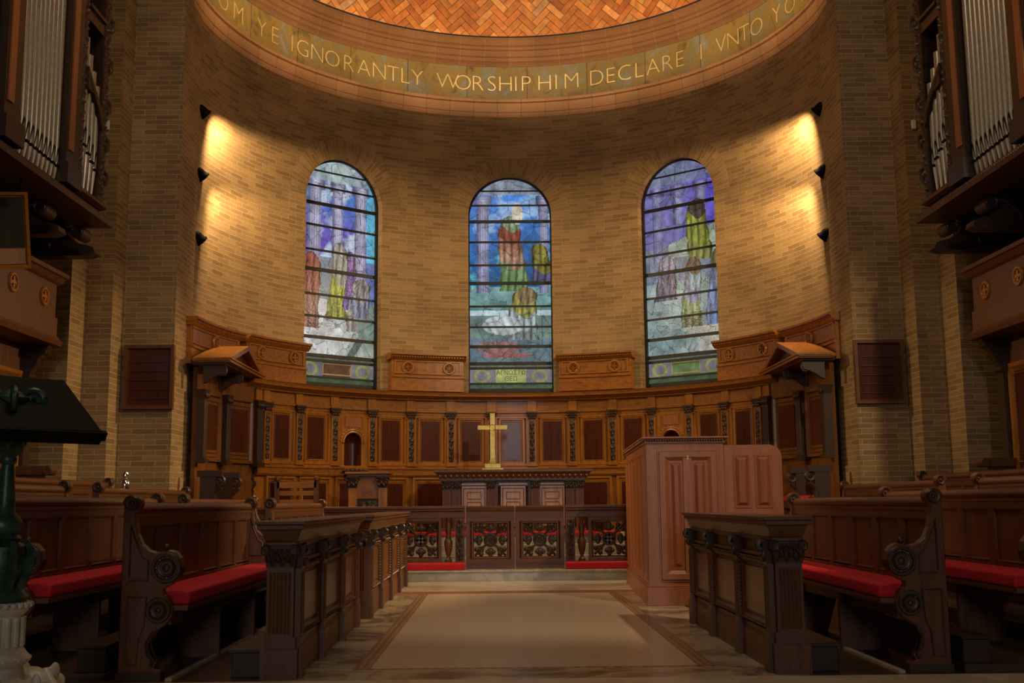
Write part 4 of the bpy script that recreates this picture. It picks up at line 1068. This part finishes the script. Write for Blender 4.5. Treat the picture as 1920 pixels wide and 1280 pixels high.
# ------------------------------------------------------------------ boards, lamps and small fittings on the piers
for s, nm in ((-1,'left'),(1,'right')):
    t = thing('hymn_board', 'dark wooden hymn board with slats hung on the %s brick pier' % nm, 'hymn board', (s*4.605,-.45,2.25), 0, 'hymn boards')
    b = MB(); b.box(-.30,.30,-.035,-.002,.0,.80); obj('board', b, CONS if 0 else MAHOG, t)
    b = MB(); b.frame(-.315,.315,0,.81,-.07,-.003,.075); obj('frame', b, OAK, t)
    for i in range(5): b = MB(); b.box(-.24,.24,-.047,-.034,.13+.115*i,.143+.115*i); obj('slat', b, CARVE, t)
for s, nm in ((-1,'left'),(1,'right')):
    for z, w_ in ((6.42,'top'),(5.52,'middle'),(4.62,'lowest')):
        t = thing('spotlight', '%s black spotlight behind the %s pier' % (w_, nm), 'spotlight', (s*4.375,.46,z), 0, 'pier spotlights')
        b = MB(); b.box(-.03,.03,-.05,.05,-.06,.06); b.cyl((0,0,0),(-s*.06,-.01,.05),.015,n=8); obj('bracket', b, BLACK, t)
        d = Vector((-s*.55,.5,-.6)).normalized(); c0 = Vector((-s*.075,.0,.06))
        b = MB(); M = Matrix.Translation(c0-d*.09) @ d.to_track_quat('Z','Y').to_matrix().to_4x4()
        b.lathe([(.03,0),(.055,.02),(.065,.06),(.07,.13),(.085,.15),(.085,.17),(.07,.17),(.06,.10)], 16, M); obj('lamp_head', b, BLACK, t, smooth=True)
b = MB(); b.box(-.03,.03,-.03,-.001,-.06,.06); me = b.mesh('wall_sensor', PLASTIC, bevel=.008)
tag(put('wall_sensor', me, None, (-5.12,-.88,5.80)), 'small white sensor box on the left pier beside the organ', 'sensor', 'white sensor boxes')
tag(put('wall_sensor', me, None, (5.08,-.88,5.76)), 'small white sensor box on the right pier beside the organ', 'sensor', 'white sensor boxes')

# ------------------------------------------------------------------ organ cases over the choir stalls
for s, nm in ((-1,'left'),(1,'right')):
    root = thing('organ_case', 'carved dark oak organ case with tin pipes hung on the %s wall' % nm, 'organ case', (s*5.4,-4.8,3.83), 0, 'organ cases')
    OF = (-s*5.4, 4.8, -3.83)
    def oo(n, b, m, parent=None, **k): return obj(n, b, m, parent or root, (0,0,0) if parent else OF, **k)
    def bx(b, x0, x1, y0, y1, z0, z1): a, c = sorted((s*x0, s*x1)); b.box(a, c, y0, y1, z0, z1)
    def pr(b, out, y0, y1): b.prism([(s*x, z) for x, z in out], 'y', y0, y1)
    Y0, Y1 = -8.2, -1.98
    b = MB(); bx(b, 4.74, 6.1, Y0, Y1+.02, 4.24, 4.37); oo('soffit', b, OAK)
    b = MB(); pr(b, [(4.60,4.19),(4.58,4.235),(4.62,4.25),(4.64,4.29),(4.68,4.30),(4.70,4.33),(4.74,4.35),(4.76,4.38),(5.0,4.38),(5.0,4.19)], Y0, Y1); cn = oo('cornice', b, OAK)
    b = MB()
    for i in range(130): b.ball((s*4.632, Y1-.02-.05*i, 4.27), .014,.018,.018,6,4)
    oo('leaf_moulding', b, CARVE, cn, smooth=True)
    b = MB(); pr(b, [(4.72,4.38),(4.66,4.40),(4.68,4.44),(4.72,4.46),(4.74,4.50),(4.9,4.50),(4.9,4.38)], -2.82, Y1-.04); oo('bay_base', b, OAK)
    for y0, y1 in ((-3.17,-2.84),(-4.62,-4.28)):
        b = MB(); bx(b, 4.70, 5.0, y0, y1, 4.38, 9.2); bx(b, 4.66, 5.0, y0-.03, y1+.03, 4.38, 4.60); p = oo('post', b, OAKD)
        b = MB(); bx(b, 4.685, 4.71, y0+.05, y0+.17, 4.75, 9.0); oo('post_panel', b, CONS, p)
    for y0, y1 in ((-2.82,-2.64),(-2.15,-1.98)):
        b = MB(); bx(b, 4.735, 4.95, y0, y1, 4.50, 9.2); p = oo('bay_stile', b, OAKD)
        r_ = MB(); q_ = MB(); q_.relief(y0+.02, y1-.02, 4.55, 8.6, 0, .035, 10, 1.5, 8)
        r_.add([(s*(4.733+v[1]), v[0], v[2]) for v in q_.v], q_.f); oo('carved_vine', r_, CARVE, p, smooth=True)
    b = MB(); bx(b, 4.74, 4.95, -2.64, -2.15, 6.42, 6.60); bx(b, 4.71, 4.95, -2.64, -2.15, 6.56, 6.60); oo('bay_transom', b, OAKD)
    b = MB()
    PS = [(-2.64,5.86),(-2.15,5.48),(-2.15,5.28),(-2.40,5.60),(-2.64,5.62)]
    b.add([(s*4.705,y,z) for y, z in PS]+[(s*4.735,y,z) for y, z in PS], [(0,1,2,3,4),(9,8,7,6,5)]+[(i,(i+1)%5,5+(i+1)%5,5+i) for i in range(5)])
    for i in range(12): b.ball((s*4.705,-2.60+.036*i,5.76-.030*i),.012,.028,.04,6,4)
    oo('pipe_shade', b, CARVE, smooth=False)
    for z in (4.65, 5.05, 5.50, 6.0, 6.5, 7.0):
        b = MB(); b.ball((s*4.80,-1.95,z),.06,.05,.12,8,6); b.ball((s*4.76,-1.95,z+.12),.05,.04,.06,7,5)
        b.tube([(s*4.78,-1.96,z+.24),(s*4.74,-1.90,z+.2),(s*4.75,-1.88,z+.1),(s*4.80,-1.94,z+.02)], .03, 7)
        oo('carved_drop', b, CARVE, smooth=True)
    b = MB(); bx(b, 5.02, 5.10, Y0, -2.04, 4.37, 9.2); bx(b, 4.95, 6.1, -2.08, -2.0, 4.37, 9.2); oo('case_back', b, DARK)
    def pipe(y, r, zf, zt, x=4.86):
        b = MB(); M = Matrix.Translation((s*x, y, 0)); b.lathe([(r*.98,zf),(r,zf+.02),(r,zt)], 14, M)
        p = oo('organ_pipe', b, PIPE, smooth=True)
        b = MB(); b.lathe([(r*.42,4.37 if zf < 4.7 else 4.50),(r*.92,zf-.02),(r,zf)], 14, M); oo('pipe_foot', b, PIPEF, p, smooth=True)
        b = MB(); w = r*.75
        b.add([(s*(x-r*.80),y-w,zf+.03),(s*(x-r*.80),y+w,zf+.03),(s*(x-r*1.03),y+w*.6,zf+.03+r*3.0),(s*(x-r*1.05),y,zf+.03+r*3.6),(s*(x-r*1.03),y-w*.6,zf+.03+r*3.0)], [(0,1,2,3,4)])
        b.box(*sorted((s*(x-r*1.12), s*(x-r*.7))), y-w, y+w, zf-.015, zf+.012); oo('pipe_mouth', b, BLACK, p)
    for i in range(10): pipe(-3.235-.106*i, .047+.0006*i, 4.535+.002*i, 9.1, 4.80)
    for i in range(10): pipe(-4.70-.120*i, .053, 4.56+.004*i, 9.1, 4.82)
    for i, (zf, zt) in enumerate(((4.98,6.22),(4.92,6.06),(4.86,5.91),(4.80,5.78))): pipe(-2.575+.117*i, .052, zf, zt, 4.79)
    for y in (-2.09, -3.1, -4.7):
        b = MB(); pr(b, [(4.72,3.86),(4.74,3.92),(4.82,3.95),(4.92,3.97),(5.02,4.05),(5.06,4.15),(5.08,4.24),(6.1,4.24),(6.1,3.83),(4.80,3.83)], y-.10, y+.10)
        for c, r_ in (((4.92,4.10),.075),((5.26,3.94),.06)):
            b.cyl((s*c[0],y-.13,c[1]),(s*c[0],y+.13,c[1]),r_,n=14); b.torus((s*c[0],y-.13,c[1]),r_*.7,.014,'y',14,5)
        b.tube([(s*4.88,y-.11,4.14),(s*5.05,y-.12,4.12),(s*5.18,y-.12,4.0),(s*5.3,y-.11,3.9)], .022, 6)
        oo('bracket', b, CARVE, smooth=True)

    # wall stalls with a canopy below the organ
    root = thing('wall_stalls', 'dark oak canopied wall stalls with cross roundels under the %s organ' % nm, 'choir stalls', (s*5.8,-4.6,.27), 0, 'wall stalls')
    OF = (-s*5.8, 4.6, -.27)
    b = MB(); bx(b, 5.53, 6.1, -8, -1.85, .27, 3.0); oo('back', b, OAK)
    b = MB(); bx(b, 5.24, 6.1, -8, -1.90, 2.95, 3.60); bx(b, 5.22, 5.3, -8, -1.88, 2.95, 3.17); bx(b, 5.5, 6.1, -8, -1.96, 3.6, 3.83); oo('canopy_frieze', b, OAKX)
    b = MB(); pr(b, [(5.24,3.55),(5.20,3.57),(5.16,3.62),(5.13,3.63),(5.12,3.67),(5.5,3.67),(5.5,3.55)], -8, -1.84); oo('canopy_cornice', b, OAKX)
    b = MB(); pr(b, [(5.26,2.84),(5.18,2.85),(5.16,2.90),(5.20,2.93),(5.23,2.97),(5.5,2.97),(6.1,2.97),(6.1,2.84)], -8, -1.84); oo('canopy_soffit_moulding', b, OAKX)
    for i in range(7):
        y = -2.24-.79*i
        M = Matrix.Translation((s*5.24+OF[0], y+OF[1], 3.36+OF[2])) @ Matrix.Rotation(-s*pi/2, 4, 'Z')
        o = put('roundel', ME_R, root, M=M); put('roundel_ground', ME_RD, o)
    for y in (-1.98, -3.6, -5.2, -6.8):
        b = MB(); pr(b, [(5.24,2.84),(5.26,2.78),(5.30,2.74),(5.35,2.70),(5.38,2.60),(5.42,2.56),(5.47,2.42),(5.50,2.36),(5.54,2.34),(5.54,2.84)], y-.06, y+.06)
        b.cyl((s*5.30,y-.08,2.78),(s*5.30,y+.08,2.78),.04,n=12); b.cyl((s*5.46,y-.08,2.50),(s*5.46,y+.08,2.50),.04,n=12); oo('bracket', b, CARVE, smooth=True)
    for i in range(5):
        y1 = -1.90-1.3*i; b = MB(); q_ = MB(); q_.frame(y1-1.15, y1-.15, 1.30, 2.55, 0, .04, .08); q_.bead_rect(y1-1.0,y1-.28,1.45,2.42,.0,.012,.034)
        b.add([(s*(5.50+v[1]), v[0], v[2]) for v in q_.v], q_.f); p = oo('back_panel', b, HONEY)
        b = MB(); bx(b, 5.515, 5.55, y1-1.02, y1-.28, 1.42, 2.45); oo('panel_field', b, MAHOG, p)
        b = MB(); bx(b, 5.46, 5.57, y1-.13, y1+.02, .6, 2.84); oo('pilaster', b, CARVE)
        b = MB(); bx(b, 5.16, 5.53, y1-.20, y1-.06, 1.40, 1.50); b.cyl((s*5.16,y1-.21,1.45),(s*5.16,y1-.05,1.45),.055,n=14); bx(b, 5.22, 5.53, y1-.17, y1-.09, .27, 1.42); oo('arm_rest', b, OAK, bevel=.006)
    b = MB(); bx(b, 5.14, 5.55, -7.8, -2.0, .66, .72); bx(b, 5.18, 5.22, -7.8, -2.0, .27, .66); oo('seat', b, OAKX)

# ------------------------------------------------------------------ bronze lectern on a marble foot
le = thing('lectern', 'green bronze lectern with a black book rest on a carved white marble foot', 'lectern', (-2.42,-9.30,0))
b = MB(); b.lathe([(.30,0),(.30,.06),(.24,.09),(.20,.14),(.17,.22),(.12,.30),(.105,.36),(.13,.385),(.14,.40),(.12,.42),(.10,.45),(.098,.58),(.115,.60),(.125,.625),(.12,.64)], 40, None, .0)
for i in range(16):
    a = 2*pi*i/16; b.cyl((.098*cos(a),.098*sin(a),.45),(.098*cos(a),.098*sin(a),.575),.012,n=6)
for i in range(26):
    a = 2*pi*i/26
    for z in (.398,.628): b.ball((.128*cos(a),.128*sin(a),z),.013,nu=6,nv=4)
ft = obj('marble_foot', b, WHITEM, le, smooth=True)
for k, a in enumerate((-50, 70, 190)):
    A = Matrix.Rotation(radians(a), 4, 'Z'); b = MB()
    b.ball((.20,0,.20),.13,.12,.14,14,10,A); b.ball((.30,0,.235),.085,.075,.075,12,8,A); b.ball((.355,0,.25),.05,.055,.045,10,7,A); b.ball((.345,0,.195),.045,.05,.03,10,6,A)
    for q_ in (-1,1):
        b.ball((.26,q_*.085,.31),.03,.022,.045,8,6,A); b.ball((.305,q_*.045,.29),.022,.02,.02,8,6,A); b.ball((.335,q_*.045,.235),.03,.03,.03,8,6,A)
        for i in range(6):
            t = i/5; b.tube([(.22-.03*i*.4,q_*.06,.32-.02*i),(.20-.02*i,q_*(.13+.01*(i%2)),.26-.03*i),(.22-.02*i,q_*(.12+.02*(i%2)),.16-.025*i),(.17-.01*i,q_*.14,.09)], .026, 7, A)
    for q_ in (-.05,0,.05): b.ball((.31,q_,.03),.06,.03,.035,8,6,A)
    b.cyl(tuple(A @ Vector((.24,0,.02))), tuple(A @ Vector((.20,0,.2))), .07, .10, 10)
    o = obj('carved_beast', b, WHITEM, ft, smooth=True)
    rm = o.modifiers.new('merge', 'REMESH'); rm.mode = 'VOXEL'; rm.voxel_size = .009; rm.use_smooth_shade = True
b = MB(); b.lathe([(.105,.64),(.115,.66),(.10,.68),(.075,.72),(.10,.77),(.112,.83),(.10,.88),(.06,.90),(.075,.915),(.06,.93)], 18)
for i in range(8):
    a = 2*pi*i/8; c, d = cos(a), sin(a)
    b.tube([(.07*c,.07*d,.70),(.115*c,.115*d,.78),(.125*c,.125*d,.86),(.10*c,.10*d,.90)], lambda t:.026*(1-.5*t), 6)
obj('leafy_knop', b, GREEN, le, smooth=True)
b = MB(); b.lathe([(.055,.93),(.075,.955),(.078,.985),(.06,1.01),(.042,1.03),(.040,1.08),(.028,1.22),(.026,1.24),(.036,1.25),(.038,1.27),(.026,1.29)], 18, None, .06); obj('shaft', b, GREEN, le, smooth=True)
b = MB(); b.lathe([(.026,1.27),(.055,1.30),(.066,1.335),(.055,1.37),(.040,1.385),(.058,1.39),(.058,1.425),(.04,1.43),(.05,1.47),(.075,1.54),(.02,1.58)], 16)
for i in range(4):
    a = pi/2*i+.5; M = Matrix.Rotation(a, 4, 'Z')
    b.tube(spiral((.085,0,1.53),.055,1.5), .014, 6, M); b.tube([(.03,0,1.42),(.09,0,1.45),(.135,0,1.50),(.14,0,1.55)], .016, 6, M); b.tube(spiral((.055,0,1.345),.024,1.3), .010, 6, M)
obj('scrolled_capital', b, GREEN, le, smooth=True)
al = radians(48); wv = Vector((cos(al), sin(al), 0)); sv = Vector((-sin(al)*1.45, cos(al)*1.45, 1.0)).normalized()
nv = wv.cross(sv)
M = Matrix.Translation((.06,-.02,1.50)) @ Matrix(((wv.x,sv.x,nv.x,0),(wv.y,sv.y,nv.y,0),(wv.z,sv.z,nv.z,0),(0,0,0,1)))
b = MB(); b.box(-.29,.29,-.22,.26,-.012,.012,M); bk = obj('book_rest', b, BLACK, le, bevel=.003)
b = MB(); b.box(-.29,.29,-.225,-.205,-.05,.012,M); b.box(.275,.31,-.225,-.20,-.03,.012,M); obj('book_ledge', b, BLACK, bk)

# framed board hung under the left organ
hb = thing('hanging_board', 'tilted framed board hung under the left organ at the picture edge', 'framed board', (-4.80,-4.05,3.38), 0)
M = Matrix.Rotation(.25, 4, 'X') @ Matrix.Rotation(radians(35), 4, 'Z')
b = MB(); b.frame(-.16,.16,-.10,.62,-.02,.02,.05,); b.box(-.12,.12,.0,.02,-.06,.58); fr = obj('frame', b, HONEY, hb, (0,0,0)); fr.matrix_local = M
b = MB(); b.box(-.115,.115,-.006,.004,.10,.57); o = obj('glazed_sheet', b, DARK, fr)
b = MB(); b.box(-.115,.115,-.008,.004,-.055,.09); o = obj('lower_panel', b, TERRA, fr)
b = MB(); b.cyl((0,.02,.5),(0,.1,.86),.012,n=8); obj('hanger', b, BLACK, hb)
